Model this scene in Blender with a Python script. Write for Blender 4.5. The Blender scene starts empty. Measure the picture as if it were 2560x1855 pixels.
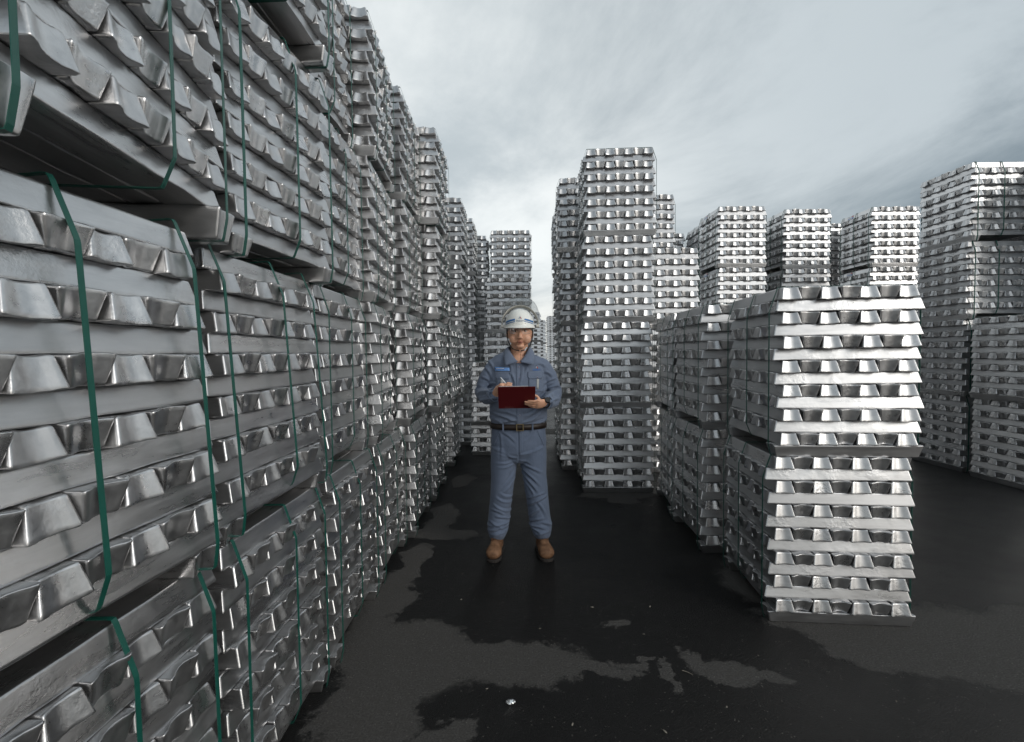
import bpy, bmesh, math, random
from mathutils import Vector, Matrix, Euler, noise

# ------------------------------------------------------------------ scene
S = bpy.context.scene
COL = S.collection
rnd = random.Random(7)
D = bpy.data

# ------------------------------------------------------------------ camera
CAM_H = 1.4186
PITCH, ROLL = math.atan(44.8 / 1200.0), 0.01186
cam_data = D.cameras.new('camera')
cam_data.sensor_fit = 'HORIZONTAL'
cam_data.sensor_width = 36.0
cam_data.lens = 36.0 * 1200.0 / 2560.0
cam_data.clip_start, cam_data.clip_end = 0.05, 2000.0
cam = D.objects.new('camera', cam_data)
COL.objects.link(cam)
_F = Vector((0, math.cos(PITCH), -math.sin(PITCH)))
_U = Vector((0, math.sin(PITCH), math.cos(PITCH)))
_X = Vector((1, 0, 0))
_r = (_X * math.cos(ROLL) - _U * math.sin(ROLL))
_u = (_U * math.cos(ROLL) + _X * math.sin(ROLL))
cam.matrix_world = Matrix(((_r.x, _u.x, -_F.x, 0), (_r.y, _u.y, -_F.y, 0), (_r.z, _u.z, -_F.z, CAM_H), (0, 0, 0, 1)))
S.camera = cam

# ------------------------------------------------------------------ render settings
S.view_settings.view_transform = 'Standard'
S.view_settings.look = 'None'
S.view_settings.exposure = 0.56
S.view_settings.gamma = 1.0
S.view_settings.use_curve_mapping = False

# ------------------------------------------------------------------ world + sun
SUN_DIR = Vector((0.70, -0.62, 0.34)).normalized()
SUN_EL = math.asin(SUN_DIR.z)
SUN_AZ = math.atan2(SUN_DIR.x, SUN_DIR.y)

class NT:
    """small helper for node trees"""
    def __init__(self, tree):
        self.t = tree
        self.n = tree.nodes
        self.l = tree.links
    def add(self, typ, **kw):
        nd = self.n.new(typ)
        for k, v in kw.items():
            if k.startswith('i_'):
                key = k[2:]
                key = int(key) if key.isdigit() else key.replace('_', ' ')
                nd.inputs[key].default_value = v
            else:
                setattr(nd, k, v)
        return nd
    def link(self, a, b):
        self.l.new(a, b)
    def math(self, op, a, b=None, c=None, clamp=False):
        nd = self.n.new('ShaderNodeMath'); nd.operation = op; nd.use_clamp = clamp
        for i, v in enumerate((a, b, c)):
            if v is None: continue
            if isinstance(v, (int, float)): nd.inputs[i].default_value = v
            else: self.l.new(v, nd.inputs[i])
        return nd.outputs[0]
    def vmath(self, op, a, b=None, out=0):
        nd = self.n.new('ShaderNodeVectorMath'); nd.operation = op
        for i, v in enumerate((a, b)):
            if v is None: continue
            if isinstance(v, (tuple, list, Vector)): nd.inputs[i].default_value = tuple(v)
            else: self.l.new(v, nd.inputs[i])
        return nd.outputs[out]
    def mix(self, f, a, b, blend='MIX'):
        nd = self.n.new('ShaderNodeMix'); nd.data_type = 'RGBA'; nd.blend_type = blend
        for s, v in ((nd.inputs[0], f), (nd.inputs[6], a), (nd.inputs[7], b)):
            if isinstance(v, (int, float)): s.default_value = v
            elif isinstance(v, (tuple, list)): s.default_value = tuple(v) + ((1,) if len(v) == 3 else ())
            else: self.l.new(v, s)
        return nd.outputs[2]
    def noise(self, vec, scale, detail=4, rough=0.55, dist=0.0):
        nd = self.n.new('ShaderNodeTexNoise')
        nd.inputs['Scale'].default_value = scale
        nd.inputs['Detail'].default_value = detail
        nd.inputs['Roughness'].default_value = rough
        nd.inputs['Distortion'].default_value = dist
        if vec is not None: self.l.new(vec, nd.inputs['Vector'])
        return nd.outputs[0]
    def maprange(self, v, a, b, c=0.0, d=1.0, smooth=False):
        nd = self.n.new('ShaderNodeMapRange')
        nd.interpolation_type = 'SMOOTHSTEP' if smooth else 'LINEAR'
        self.l.new(v, nd.inputs[0])
        for i, x in enumerate((a, b, c, d)): nd.inputs[i + 1].default_value = x
        return nd.outputs[0]

W = D.worlds.new('World')
S.world = W
W.use_nodes = True
w = NT(W.node_tree)
w.n.clear()
wout = w.add('ShaderNodeOutputWorld')
bg = w.add('ShaderNodeBackground')
sky = w.add('ShaderNodeTexSky', sky_type='NISHITA', sun_disc=False)
sky.sun_elevation = SUN_EL
sky.sun_rotation = SUN_AZ
sky.air_density, sky.dust_density, sky.ozone_density = 1.0, 3.0, 1.0
tc = w.add('ShaderNodeTexCoord')
gdir = tc.outputs['Generated']
sx = w.add('ShaderNodeSeparateXYZ'); w.link(gdir, sx.inputs[0])
X_, Y_, Z_ = sx.outputs
zz = w.math('ADD', w.math('MAXIMUM', Z_, 0.0), 0.16)
px, py = w.math('DIVIDE', X_, zz), w.math('DIVIDE', Y_, zz)
along = w.math('ADD', w.math('MULTIPLY', px, 0.50), w.math('MULTIPLY', py, -0.86))
across = w.math('ADD', w.math('MULTIPLY', px, 0.86), w.math('MULTIPLY', py, 0.50))
cv = w.add('ShaderNodeCombineXYZ'); w.link(w.math('MULTIPLY', along, 0.85), cv.inputs[0]); w.link(across, cv.inputs[1])
cv.inputs[2].default_value = 3.7
n1 = w.noise(cv.outputs[0], 1.15, 8, 0.62, 0.35)
cv2 = w.add('ShaderNodeCombineXYZ'); w.link(w.math('MULTIPLY', along, 0.25), cv2.inputs[0]); w.link(w.math('MULTIPLY', across, 0.6), cv2.inputs[1]); cv2.inputs[2].default_value = 9.1
n2 = w.noise(cv2.outputs[0], 1.0, 4, 0.5, 0.3)
cloud = w.math('ADD', w.math('MULTIPLY', n1, 0.62), w.math('MULTIPLY', n2, 0.38))
cloud = w.maprange(cloud, 0.36, 0.64, 0, 1, True)
# the cloud deck is thin and bright towards the yard's far end, thicker to the right and overhead
ndir = w.vmath('NORMALIZE', gdir)
thin = w.vmath('DOT_PRODUCT', ndir, Vector((-0.06, 0.95, 0.30)).normalized(), 1)
thin = w.maprange(thin, -0.35, 0.92, 0, 1, True)
thick = w.vmath('DOT_PRODUCT', ndir, Vector((0.66, 0.60, 0.46)).normalized(), 1)
thick = w.maprange(thick, 0.72, 1.0, 0, 0.85, True)
thin = w.math('SUBTRACT', thin, thick, None, True)
lo = w.mix(thin, (0.155, 0.198, 0.230), (0.415, 0.463, 0.486))
hi = w.mix(thin, (0.41, 0.462, 0.492), (0.735, 0.765, 0.763))
ccol = w.mix(cloud, lo, hi)
warm = w.maprange(Z_, 0.0, 0.16, 1, 0, True)
ccol = w.mix(w.math('MULTIPLY', warm, 0.55), ccol, (0.76, 0.72, 0.64))
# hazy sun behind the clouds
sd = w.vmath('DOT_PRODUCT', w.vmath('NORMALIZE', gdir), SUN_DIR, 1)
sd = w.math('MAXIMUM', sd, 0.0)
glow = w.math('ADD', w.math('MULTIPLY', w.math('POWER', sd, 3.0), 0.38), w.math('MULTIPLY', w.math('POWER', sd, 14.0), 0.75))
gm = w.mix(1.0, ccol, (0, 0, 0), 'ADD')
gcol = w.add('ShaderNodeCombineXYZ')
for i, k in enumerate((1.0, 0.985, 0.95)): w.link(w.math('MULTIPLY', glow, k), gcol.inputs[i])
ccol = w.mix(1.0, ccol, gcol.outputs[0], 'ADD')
skyc = w.vmath('SCALE', sky.outputs[0]); skyc.node.inputs[3].default_value = 0.10
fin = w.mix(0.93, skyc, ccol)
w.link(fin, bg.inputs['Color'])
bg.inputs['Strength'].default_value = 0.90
w.link(bg.outputs[0], wout.inputs['Surface'])

sun_l = D.lights.new('sun', 'SUN')
sun_l.energy = 0.52
sun_l.angle = math.radians(20)
sun_l.color = (1.0, 0.965, 0.91)
sun = D.objects.new('sun', sun_l)
sun.rotation_euler = (-SUN_DIR).to_track_quat('-Z', 'Y').to_euler()
COL.objects.link(sun)

# ------------------------------------------------------------------ helpers
def put(o, parent=None):
    COL.objects.link(o)
    if parent is not None: o.parent = parent
    return o
def tag(o, label=None, cat=None, group=None, kind=None):
    for k, v in (('label', label), ('category', cat), ('group', group), ('kind', kind)):
        if v: o[k] = v
    return o
def obj(name, me, mat=None, parent=None, loc=(0, 0, 0), rot=(0, 0, 0)):
    o = D.objects.new(name, me)
    if mat is not None and not me.materials: me.materials.append(mat)
    o.location = loc; o.rotation_euler = rot
    return put(o, parent)
def empty(name, loc, rz=0):
    o = D.objects.new(name, None)
    o.empty_display_size = 0.1
    o.location = loc; o.rotation_euler = (0, 0, rz)
    return put(o)
def mesh_from(name, verts, faces, smooth=True):
    me = D.meshes.new(name)
    me.from_pydata(verts, [], faces)
    if smooth: me.polygons.foreach_set('use_smooth', [True] * len(me.polygons))
    me.update()
    return me
def mesh_bm(name, bm, smooth=True):
    me = D.meshes.new(name)
    bm.to_mesh(me); bm.free()
    if smooth: me.polygons.foreach_set('use_smooth', [True] * len(me.polygons))
    return me

def new_mat(name):
    m = D.materials.new(name); m.use_nodes = True
    t = NT(m.node_tree); t.n.clear()
    out = t.add('ShaderNodeOutputMaterial')
    b = t.add('ShaderNodeBsdfPrincipled')
    t.link(b.outputs[0], out.inputs[0])
    return m, t, b
def bump(t, b, height, strength, dist=0.002):
    nd = t.add('ShaderNodeBump'); nd.inputs['Strength'].default_value = strength; nd.inputs['Distance'].default_value = dist
    t.link(height, nd.inputs['Height']); t.link(nd.outputs[0], b.inputs['Normal'])
    return nd

# ------------------------------------------------------------------ materials
def make_aluminium():
    m, t, b = new_mat('cast_aluminium')
    oi = t.add('ShaderNodeObjectInfo')
    tcn = t.add('ShaderNodeTexCoord')
    off = t.vmath('SCALE', t.vmath('ADD', oi.outputs['Location'], (0, 0, 0))); off.node.inputs[3].default_value = 3.3
    rv = t.add('ShaderNodeCombineXYZ')
    for i, k in enumerate((37.0, 91.0, 53.0)): t.link(t.math('MULTIPLY', oi.outputs['Random'], k), rv.inputs[i])
    p = t.vmath('ADD', tcn.outputs['Object'], rv.outputs[0])
    # streaks run along the casting
    mp = t.add('ShaderNodeMapping'); t.link(p, mp.inputs[0]); mp.inputs['Scale'].default_value = (1.0, 7.0, 7.0)
    blot = t.noise(mp.outputs[0], 5.0, 5, 0.6, 0.4)
    fine = t.noise(p, 120.0, 3, 0.6)
    pit = t.noise(p, 55.0, 5, 0.68)
    big = t.noise(p, 9.0, 3, 0.5)
    rr = t.math('FRACT', t.math('MULTIPLY', oi.outputs['Random'], 7.31))
    c = t.mix(t.maprange(blot, 0.35, 0.7), (0.55, 0.547, 0.55), (0.74, 0.737, 0.74))
    c = t.mix(t.math('MULTIPLY', rr, 0.35), c, (0.48, 0.477, 0.482))
    at = t.add('ShaderNodeAttribute', attribute_type='OBJECT', attribute_name='tone')
    stain = t.maprange(t.noise(p, 3.2, 5, 0.65, 0.6), 0.50, 0.72)
    c = t.mix(t.math('MULTIPLY', stain, 0.30), c, (0.45, 0.44, 0.43))
    c = t.mix(at.outputs['Fac'], c, (0.48, 0.478, 0.485))
    t.link(c, b.inputs['Base Color'])
    b.inputs['Metallic'].default_value = 0.95
    ro = t.math('ADD', t.math('MULTIPLY', t.maprange(blot, 0.3, 0.7), 0.16), t.math('ADD', 0.215, t.math('MULTIPLY', rr, 0.10)))
    t.link(ro, b.inputs['Roughness'])
    pw = t.math('MULTIPLY', t.maprange(oi.outputs['Random'], 0.40, 0.9), t.maprange(t.noise(p, 6.0, 2, 0.5), 0.44, 0.60, 0.15, 1.9))
    hgt = t.math('ADD', t.math('MULTIPLY', fine, 0.12), t.math('ADD', t.math('MULTIPLY', t.math('MULTIPLY', pit, pw), 0.9), t.math('MULTIPLY', big, 0.25)))
    bump(t, b, hgt, 0.7, 0.0024)
    return m
M_AL = make_aluminium()

def make_strap():
    m, t, b = new_mat('green_strap')
    tcn = t.add('ShaderNodeTexCoord')
    n = t.noise(tcn.outputs['Object'], 22, 6, 0.7)
    t.link(t.mix(n, (0.003, 0.060, 0.044), (0.009, 0.105, 0.080)), b.inputs['Base Color'])
    b.inputs['Roughness'].default_value = 0.38
    wv = t.add('ShaderNodeTexWave'); wv.inputs['Scale'].default_value = 180; wv.bands_direction = 'Z'
    t.link(tcn.outputs['Object'], wv.inputs['Vector'])
    bump(t, b, wv.outputs[1], 0.25, 0.0006)
    return m
M_STRAP = make_strap()
def flat_mat(name, col, rough=0.5, metal=0.0, var=0.15, scale=40, bmp=0.0, bscale=200, bdist=0.001, **kw):
    m, t, b = new_mat(name)
    tcn = t.add('ShaderNodeTexCoord')
    n = t.noise(tcn.outputs['Object'], scale, 4)
    lo = tuple(x * (1 - var) for x in col); hi = tuple(min(1, x * (1 + var)) for x in col)
    t.link(t.mix(n, lo, hi), b.inputs['Base Color'])
    b.inputs['Roughness'].default_value = rough
    b.inputs['Metallic'].default_value = metal
    for k, v in kw.items(): b.inputs[k.replace('_', ' ')].default_value = v
    if bmp: bump(t, b, t.noise(tcn.outputs['Object'], bscale, 3), bmp, bdist)
    return m
M_STICK = flat_mat('sticker_white', (0.72, 0.73, 0.76), 0.4, var=0.05)
M_SRED = flat_mat('sticker_red', (0.55, 0.06, 0.07), 0.4)
M_SBLUE = flat_mat('sticker_blue', (0.05, 0.16, 0.50), 0.4)
# ------------------------------------------------------------------ ground: wet asphalt with drying patches
def make_asphalt():
    m, t, b = new_mat('wet_asphalt')
    geo = t.add('ShaderNodeNewGeometry')
    pos = geo.outputs['Position']
    # ragged edges: displace the lookup point
    wob = t.add('ShaderNodeTexNoise'); wob.inputs['Scale'].default_value = 2.6; wob.inputs['Detail'].default_value = 9; wob.inputs['Roughness'].default_value = 0.66
    t.link(pos, wob.inputs['Vector'])
    wv = t.vmath('SUBTRACT', wob.outputs['Color'], (0.5, 0.5, 0.5))
    wv = t.vmath('MULTIPLY', wv, (0.50, 0.42, 0))
    pp = t.vmath('ADD', pos, wv)
    # (cx, cy, half length, half width, angle deg)
    blobs = [(2.16, 2.22, 0.46, 0.32, -12), (-0.50, 2.16, 0.34, 0.28, 0), (-0.55, 2.25, 0.36, 0.25, 0), (-0.10, 2.17, 0.48, 0.155, -8), (0.33, 2.06, 0.24, 0.055, -6),
             (-0.60, 1.85, 0.20, 0.26, 0), (-0.30, 1.72, 0.20, 0.07, 20),
             (0.50, 2.47, 0.10, 0.035, 8), (0.55, 2.10, 0.06, 0.03, 0),
             (0.68, 2.07, 0.035, 0.10, -15), (0.60, 2.15, 0.05, 0.02, 10),
             (0.93, 2.10, 0.20, 0.07, -35), (1.06, 2.02, 0.13, 0.05, -30),
             (1.62, 2.42, 0.36, 0.14, -20), (2.02, 2.30, 0.45, 0.27, -25), (1.75, 2.16, 0.34, 0.12, -28), (2.30, 2.22, 0.50, 0.34, -20), (2.75, 2.3, 0.4, 0.3, 0),
             (1.70, 2.85, 0.40, 0.38, -7), (1.05, 4.72, 0.36, 0.16, 0), (1.06, 4.48, 0.14, 0.12, 0),
             (-0.62, 4.1, 0.14, 0.45, 0), (-0.55, 3.72, 0.28, 0.12, 0), (-0.68, 3.15, 0.10, 0.35, 0), (-0.75, 2.6, 0.12, 0.5, 0),
             (-0.55, 5.35, 0.12, 0.30, 0), (0.25, 8.6, 0.8, 0.35, 0)]
    acc = None
    for cx, cy, a, bb, ang in blobs:
        mp = t.add('ShaderNodeMapping'); mp.vector_type = 'TEXTURE'
        mp.inputs['Location'].default_value = (cx, cy, 0); mp.inputs['Rotation'].default_value = (0, 0, math.radians(ang)); mp.inputs['Scale'].default_value = (a, bb, 1)
        t.link(pp, mp.inputs[0])
        fl = t.vmath('MULTIPLY', mp.outputs[0], (1, 1, 0))
        ln = t.vmath('LENGTH', fl, None, 1)
        acc = ln if acc is None else t.math('MINIMUM', acc, ln)
    speck = t.noise(pos, 38, 5, 0.7)
    acc = t.math('ADD', acc, t.math('MULTIPLY', t.math('SUBTRACT', speck, 0.5), 0.55))
    speck2 = t.noise(pos, 110, 3, 0.7)
    acc = t.math('ADD', acc, t.math('MULTIPLY', t.math('SUBTRACT', speck2, 0.5), 0.30))
    dry = t.maprange(acc, 0.88, 1.12, 1, 0, True)
    agg = t.maprange(t.noise(pos, 120, 4, 0.75), 0.30, 0.70)
    agg2 = t.noise(pos, 34, 4, 0.6)
    patch = t.noise(pos, 1.7, 4, 0.6)
    wetc = t.mix(agg, (0.0020, 0.0020, 0.0023), (0.011, 0.011, 0.0115))
    wetc = t.mix(t.maprange(patch, 0.35, 0.7), wetc, (0.007, 0.0068, 0.0068))
    dryc = t.mix(agg, (0.040, 0.0385, 0.037), (0.150, 0.144, 0.138))
    dryc = t.mix(t.maprange(agg2, 0.4, 0.75), dryc, (0.086, 0.081, 0.076))
    c = t.mix(dry, wetc, dryc)
    # pale grit
    vor = t.add('ShaderNodeTexVoronoi'); vor.inputs['Scale'].default_value = 60; vor.inputs['Randomness'].default_value = 1
    t.link(pos, vor.inputs['Vector'])
    grit = t.math('MULTIPLY', t.math('LESS_THAN', vor.outputs['Distance'], 0.16), t.math('GREATER_THAN', t.noise(pos, 23, 2), 0.56))
    c = t.mix(t.math('MULTIPLY', grit, 0.75), c, (0.20, 0.19, 0.17))
    t.link(c, b.inputs['Base Color'])
    wr = t.maprange(patch, 0.3, 0.7, 0.27, 0.44)
    rf = t.math('ADD', t.math('MULTIPLY', t.math('SUBTRACT', 1.0, dry), wr), t.math('MULTIPLY', dry, 0.92))
    t.link(rf, b.inputs['Roughness'])
    t.link(t.math('ADD', 0.26, t.math('MULTIPLY', dry, -0.10)), b.inputs['Specular IOR Level'])
    hg = t.math('ADD', t.math('MULTIPLY', agg, 1.0), t.math('MULTIPLY', agg2, 0.8))
    bump(t, b, hg, 1.0, 0.007)
    return m
M_ASPH = make_asphalt()
gv = []
NR = 48
gv = [(0, 4, 0)] + [(600 * math.cos(2 * math.pi * i / NR), 4 + 600 * math.sin(2 * math.pi * i / NR), 0) for i in range(NR)]
ground = obj('asphalt_yard', mesh_from('asphalt_yard', gv, [(0, 1 + i, 1 + (i + 1) % NR) for i in range(NR)], False), M_ASPH)
tag(ground, 'dark wet asphalt yard with lighter drying patches', 'ground', kind='structure')

# ------------------------------------------------------------------ ingots
L2, HH = 0.36, 0.062           # half length, height of one ingot
WB, WT = 0.0508, 0.0378        # half width at the open face / at the mould face
LT = 0.344                     # half length at the mould face
PITCHW = 0.0937
NL = 14

def area_normals(me):
    """vertex normals weighted by face area: flats stay flat, the small edge bands take the rounding"""
    ns = [Vector((0, 0, 0)) for _ in me.vertices]
    for p in me.polygons:
        k = p.area ** 1.5
        for v in p.vertices: ns[v] += p.normal * k
    me.normals_split_custom_set_from_vertices([n.normalized() for n in ns])

def ingot_mesh(name, seed, rough_end=False):
    r = random.Random(seed)
    def outline(z, inset=0.0, wob=0.0):
        f = z / HH
        l = L2 + (LT - L2) * f - inset
        wd = WB + (WT - WB) * f - inset
        sc = (0.0112 - 0.003 * f)              # scoop in the ends
        rc = 0.007
        pts = []
        def side(sgn):
            xs = [-l + rc + (2 * (l - rc)) * k / 7 for k in range(8)]
            xs = xs if sgn < 0 else xs[::-1]
            for k, x in enumerate(xs):
                q = 0.0014 * math.sin(x * 31 + sgn * 2 + seed) + wob * 0.0022 * math.sin(x * 57 + seed * 3 + sgn)
                pts.append((x, sgn * (wd + q), 0.0))
        def end(sgn):
            prof = [(-0.88, 0.02), (-0.66, 0.22), (-0.42, 0.72), (-0.15, 0.98), (0.15, 0.98), (0.42, 0.72), (0.66, 0.22), (0.88, 0.02)]
            pts.append((sgn * (l - 0.0013), -sgn * (wd - 0.0013), 0))
            for tt, dd in prof:
                pts.append((sgn * (l - sc * dd), sgn * tt * wd, dd))
            pts.append((sgn * (l - 0.0013), sgn * (wd - 0.0013), 0))
        side(-1); end(1); side(1); end(-1)
        return pts
    verts, faces = [], []
    rings = [(0.0003, 0.0032, 1.0), (0.0030, 0.0, 1.0), (0.009, 0.0, 0.4), (HH - 0.007, 0.0, 0), (HH - 0.0022, 0.0005, 0), (HH, 0.0034, 0)]
    n = None
    for ri, (z, ins, wob) in enumerate(rings):
        o = outline(z, ins, wob)
        n = len(o)
        for x, y, dd in o:
            zz = z
            if ri <= 1:   # open casting face: uneven, sagging skin
                zz += 0.0016 * math.sin(x * 23 + seed) + 0.0012 * math.sin(x * 61 + y * 40 + seed * 1.7) - 0.002 * dd + r.uniform(-0.0006, 0.0006)
            if ri >= 4:   # mould face dips towards the scoop
                zz -= 0.0026 * dd
            verts.append((x, y, zz))
    for ri in range(len(rings) - 1):
        for i in range(n):
            a, b_ = ri * n + i, ri * n + (i + 1) % n
            faces.append((a, b_, b_ + n, a + n))
    # caps: strips across (the outline is symmetric: side -1 (8), end (10), side +1 (8), end (10))
    def cap(base, flip):
        c0 = len(verts)
        top = [verts[base + i] for i in range(n)]
        zc = sum(p[2] for p in top) / n + (-0.0008 if flip else -0.0012)
        for k in range(8):
            a, b_ = top[k], top[25 - k]
            lim = abs(top[8][0]) - 0.030
            verts.append((max(-lim, min(lim, (a[0] + b_[0]) / 2)), 0, zc + r.uniform(-0.001, 0.001)))
        for k in range(7):
            f1 = (base + k, base + k + 1, c0 + k + 1, c0 + k)
            f2 = (c0 + k, c0 + k + 1, base + 24 - k, base + 25 - k)
            for f in (f1, f2): faces.append(f[::-1] if flip else f)
        e1 = [base + i for i in range(7, 19)]
        for i in range(len(e1) - 1):
            f = (c0 + 7, e1[i], e1[i + 1])
            faces.append(f[::-1] if flip else f)
        e2 = [base + i for i in range(25, 36)] + [base]
        for i in range(len(e2) - 1):
            f = (c0, e2[i], e2[i + 1])
            faces.append(f[::-1] if flip else f)
    cap(0, True); cap((len(rings) - 1) * n, False)
    me = mesh_from(name, verts, faces, True)
    bm = bmesh.new(); bm.from_mesh(me); bmesh.ops.recalc_face_normals(bm, faces=bm.faces); bm.to_mesh(me); bm.free()
    me.polygons.foreach_set('use_smooth', [True] * len(me.polygons))
    area_normals(me)
    me.materials.append(M_AL)
    return me
INGOTS = [ingot_mesh('ingot', 11 + 5 * i) for i in range(6)]

def strap_mesh(loop, width, thick=0.0014):
    """loop: closed list of (x, z); the strap lies in the XZ plane, centred on y = 0"""
    P = []
    n = len(loop)
    for i in range(n):   # round the corners
        p, a, b_ = Vector(loop[i]), Vector(loop[i - 1]), Vector(loop[(i + 1) % n])
        d1, d2 = (a - p), (b_ - p)
        k = min(0.010, d1.length * 0.3, d2.length * 0.3)
        P += [p + d1.normalized() * k, p * 0.7 + (p + d1.normalized() * k) * 0.15 + (p + d2.normalized() * k) * 0.15, p + d2.normalized() * k]
    n = len(P)
    cx = sum((p.x for p in P)) / n; cz = sum((p.y for p in P)) / n
    verts, faces = [], []
    for i, p in enumerate(P):
        tg = (P[(i + 1) % n] - P[i - 1]).normalized()
        nr = Vector((tg.y, -tg.x))
        if nr.dot(p - Vector((cx, cz))) < 0: nr = -nr
        for y, off in ((-width / 2, 0), (width / 2, 0), (width / 2, thick), (-width / 2, thick)):
            q = p + nr * off
            verts.append((q.x, y, q.y))
    for i in range(n):
        j = (i + 1) % n
        for k in range(4):
            faces.append((4 * i + k, 4 * i + (k + 1) % 4, 4 * j + (k + 1) % 4, 4 * j + k))
    me = mesh_from('strap', verts, faces, False)
    bm = bmesh.new(); bm.from_mesh(me); bmesh.ops.recalc_face_normals(bm, faces=bm.faces); bm.to_mesh(me); bm.free()
    me.materials.append(M_STRAP)
    return me
def strap_loop(nl, outer, e):
    ztop = nl * HH
    xt, xb = 3 * PITCHW + WT + e, 3 * PITCHW + WB + e
    side = L2 + e
    if (nl - 1) % 2 == 1:      # top layer lies along y
        top = [(-xt, ztop + e), (xt, ztop + e)]
        rs = [(side, (nl - 2) * HH + 0.006)]
    else:
        top = [(-LT - e, ztop + e), (LT + e, ztop + e)]
        rs = [(side, (nl - 1) * HH + 0.006)]
    if outer:
        lo_r = [(side, HH), (LT + e + 0.004, -e * 0.2)]
    else:
        lo_r = [(side, 2 * HH), (xb, HH - e)]
    right = rs + lo_r
    left = [(-x, z) for x, z in right[::-1]]
    return top + right + left
STRAPS = {}
def get_strap(nl, outer):
    if (nl, outer) not in STRAPS: STRAPS[(nl, outer)] = strap_mesh(strap_loop(nl, outer, 0.0062), 0.0128)
    return STRAPS[(nl, outer)]

def box_mesh(name, sx, sy, sz, mat=None, bev=0.0):
    bm = bmesh.new(); bmesh.ops.create_cube(bm, size=1)
    for v in bm.verts: v.co = Vector((v.co.x * sx, v.co.y * sy, v.co.z * sz))
    if bev: bmesh.ops.bevel(bm, geom=bm.edges[:], offset=bev, segments=2, affect='EDGES', profile=0.5)
    me = mesh_bm(name, bm, False)
    if mat: me.materials.append(mat)
    return me
STK = box_mesh('label_sticker', 0.13, 0.0006, 0.052, M_STICK)
STK_R = box_mesh('red_mark', 0.024, 0.0006, 0.020, M_SRED)
STK_B = box_mesh('blue_mark', 0.024, 0.0006, 0.020, M_SBLUE)
STK_T = box_mesh('text_line', 0.080, 0.0006, 0.007, M_SBLUE)

COUNT = [0]
def ingot(parent, x, y, z, along_y, inverted, r, tone=0.0):
    o = D.objects.new('ingot', r.choice(INGOTS))
    o['tone'] = tone
    o.location = (x, y, z + (HH if inverted else 0))
    flip = math.pi if r.random() < 0.5 else 0.0
    rz = (math.pi / 2 if along_y else 0.0) + flip + r.uniform(-0.006, 0.006)
    o.rotation_euler = (math.pi if inverted else 0.0, 0, rz)
    o.parent = parent
    COL.objects.link(o)
    COUNT[0] += 1
    return o

def bundle(cx, cy, z0, yaw, faces, label, group, nl=NL, sticker=None, lump=False, seed=0, straps=True, squash=1.0, lean=(0, 0), feet=0.303, mid=0.0, foot_h=1.0):
    """one strapped bundle; faces = which sides can be seen ('-y','+x','-x','+y' in the bundle's own frame)"""
    r = random.Random(seed)
    t = empty('ingot_bundle', (cx, cy, z0), yaw)
    tag(t, label, 'ingot bundle', group)
    spots = []
    for k in range(nl):
        z = k * HH * squash + ((foot_h - 1) * HH if k else 0)
        along_y = (k % 2 == 1)
        if k == 0:
            for y in (-feet, 0.303):
                spots.append((r.uniform(-0.008, 0.008), y + r.uniform(-0.006, 0.006), z, False, True))
            continue
        s1, s2 = r.uniform(-0.009, 0.009), r.uniform(-0.005, 0.005)
        ends_seen = ('-y' in faces or '+y' in faces) if along_y else ('+x' in faces or '-x' in faces)
        for i in range(7):
            c = (i - 3) * PITCHW
            if not ends_seen:      # only the pieces along a side that shows
                lowside, highside = ('-x', '+x') if along_y else ('-y', '+y')
                if not ((i <= 1 and lowside in faces) or (i >= 5 and highside in faces)): continue
            jit = max(-0.012, min(0.012, r.gauss(0, 0.0045)))
            inv = (i % 2 == 1)
            lx, ly = lean[0] * (k / NL - 0.5), lean[1] * (k / NL - 0.5)
            if along_y: spots.append((c + s2 + lx + r.uniform(-0.0012, 0.0012), s1 + jit + ly, z, True, inv))
            else: spots.append((s1 + jit + lx, c + s2 + ly + r.uniform(-0.0012, 0.0012), z, False, inv))
    if lump:
        verts, fcs = [], []
        me0 = LOWI
        for x, y, z, ay, inv in spots:
            M = Matrix.Translation((x, y, z + (HH if inv else 0))) @ Euler((math.pi if inv else 0, 0, math.pi / 2 if ay else 0)).to_matrix().to_4x4()
            b0 = len(verts)
            verts += [tuple(M @ Vector(v)) for v in me0[0]]
            fcs += [tuple(b0 + i for i in f) for f in me0[1]]
        o = obj('ingots', mesh_from('ingots', verts, fcs, False), M_AL, t)
        o['kind'] = 'stuff'
        return t
    tone = max(0.0, r.gauss(0.12, 0.2))
    for i, sp in enumerate(spots):
        o = ingot(t, *sp, r, max(0.0, min(0.8, tone + r.gauss(0, 0.12))))
        if i < 2 and foot_h != 1.0: o.scale = (1, 1, foot_h); o.location.z = HH * foot_h
    if straps:
        for y, outer in ((-feet + 0.007, True), (mid, False), (0.296, True)):
            o = D.objects.new('strap', get_strap(nl, outer))
            o.location = (0, y + r.uniform(-0.006, 0.006), 0)
            o.rotation_euler = (0, math.atan(lean[0] / (nl * HH)), r.uniform(-0.008, 0.008))
            o.location.x = -lean[0] / 2
            o.parent = t; COL.objects.link(o)
    if sticker:                    # stuck to the outer flank of the top ingot row
        sgn = -1 if sticker == '-x' else 1
        tilt = math.atan2(WB - WT, HH)
        xx = sgn * (3 * PITCHW + (WB + WT) / 2 + 0.0035)
        s = obj('label_sticker', STK, None, t, (xx, 0.13 * -sgn, (nl - 0.5) * HH), (0, 0, 0))
        s.rotation_euler = Euler((0, 0, 0)); s.rotation_euler = (Matrix.Rotation(math.pi / 2 * sgn, 3, 'Z') @ Matrix.Rotation(-tilt, 3, 'X')).to_euler()
        for me, lx, lz in ((STK_R, 0.042, 0.012), (STK_B, 0.045, -0.012), (STK_T, -0.015, -0.013)):
            obj(me.name, me, None, s, (lx, -0.0007, lz))
    return t
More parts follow.
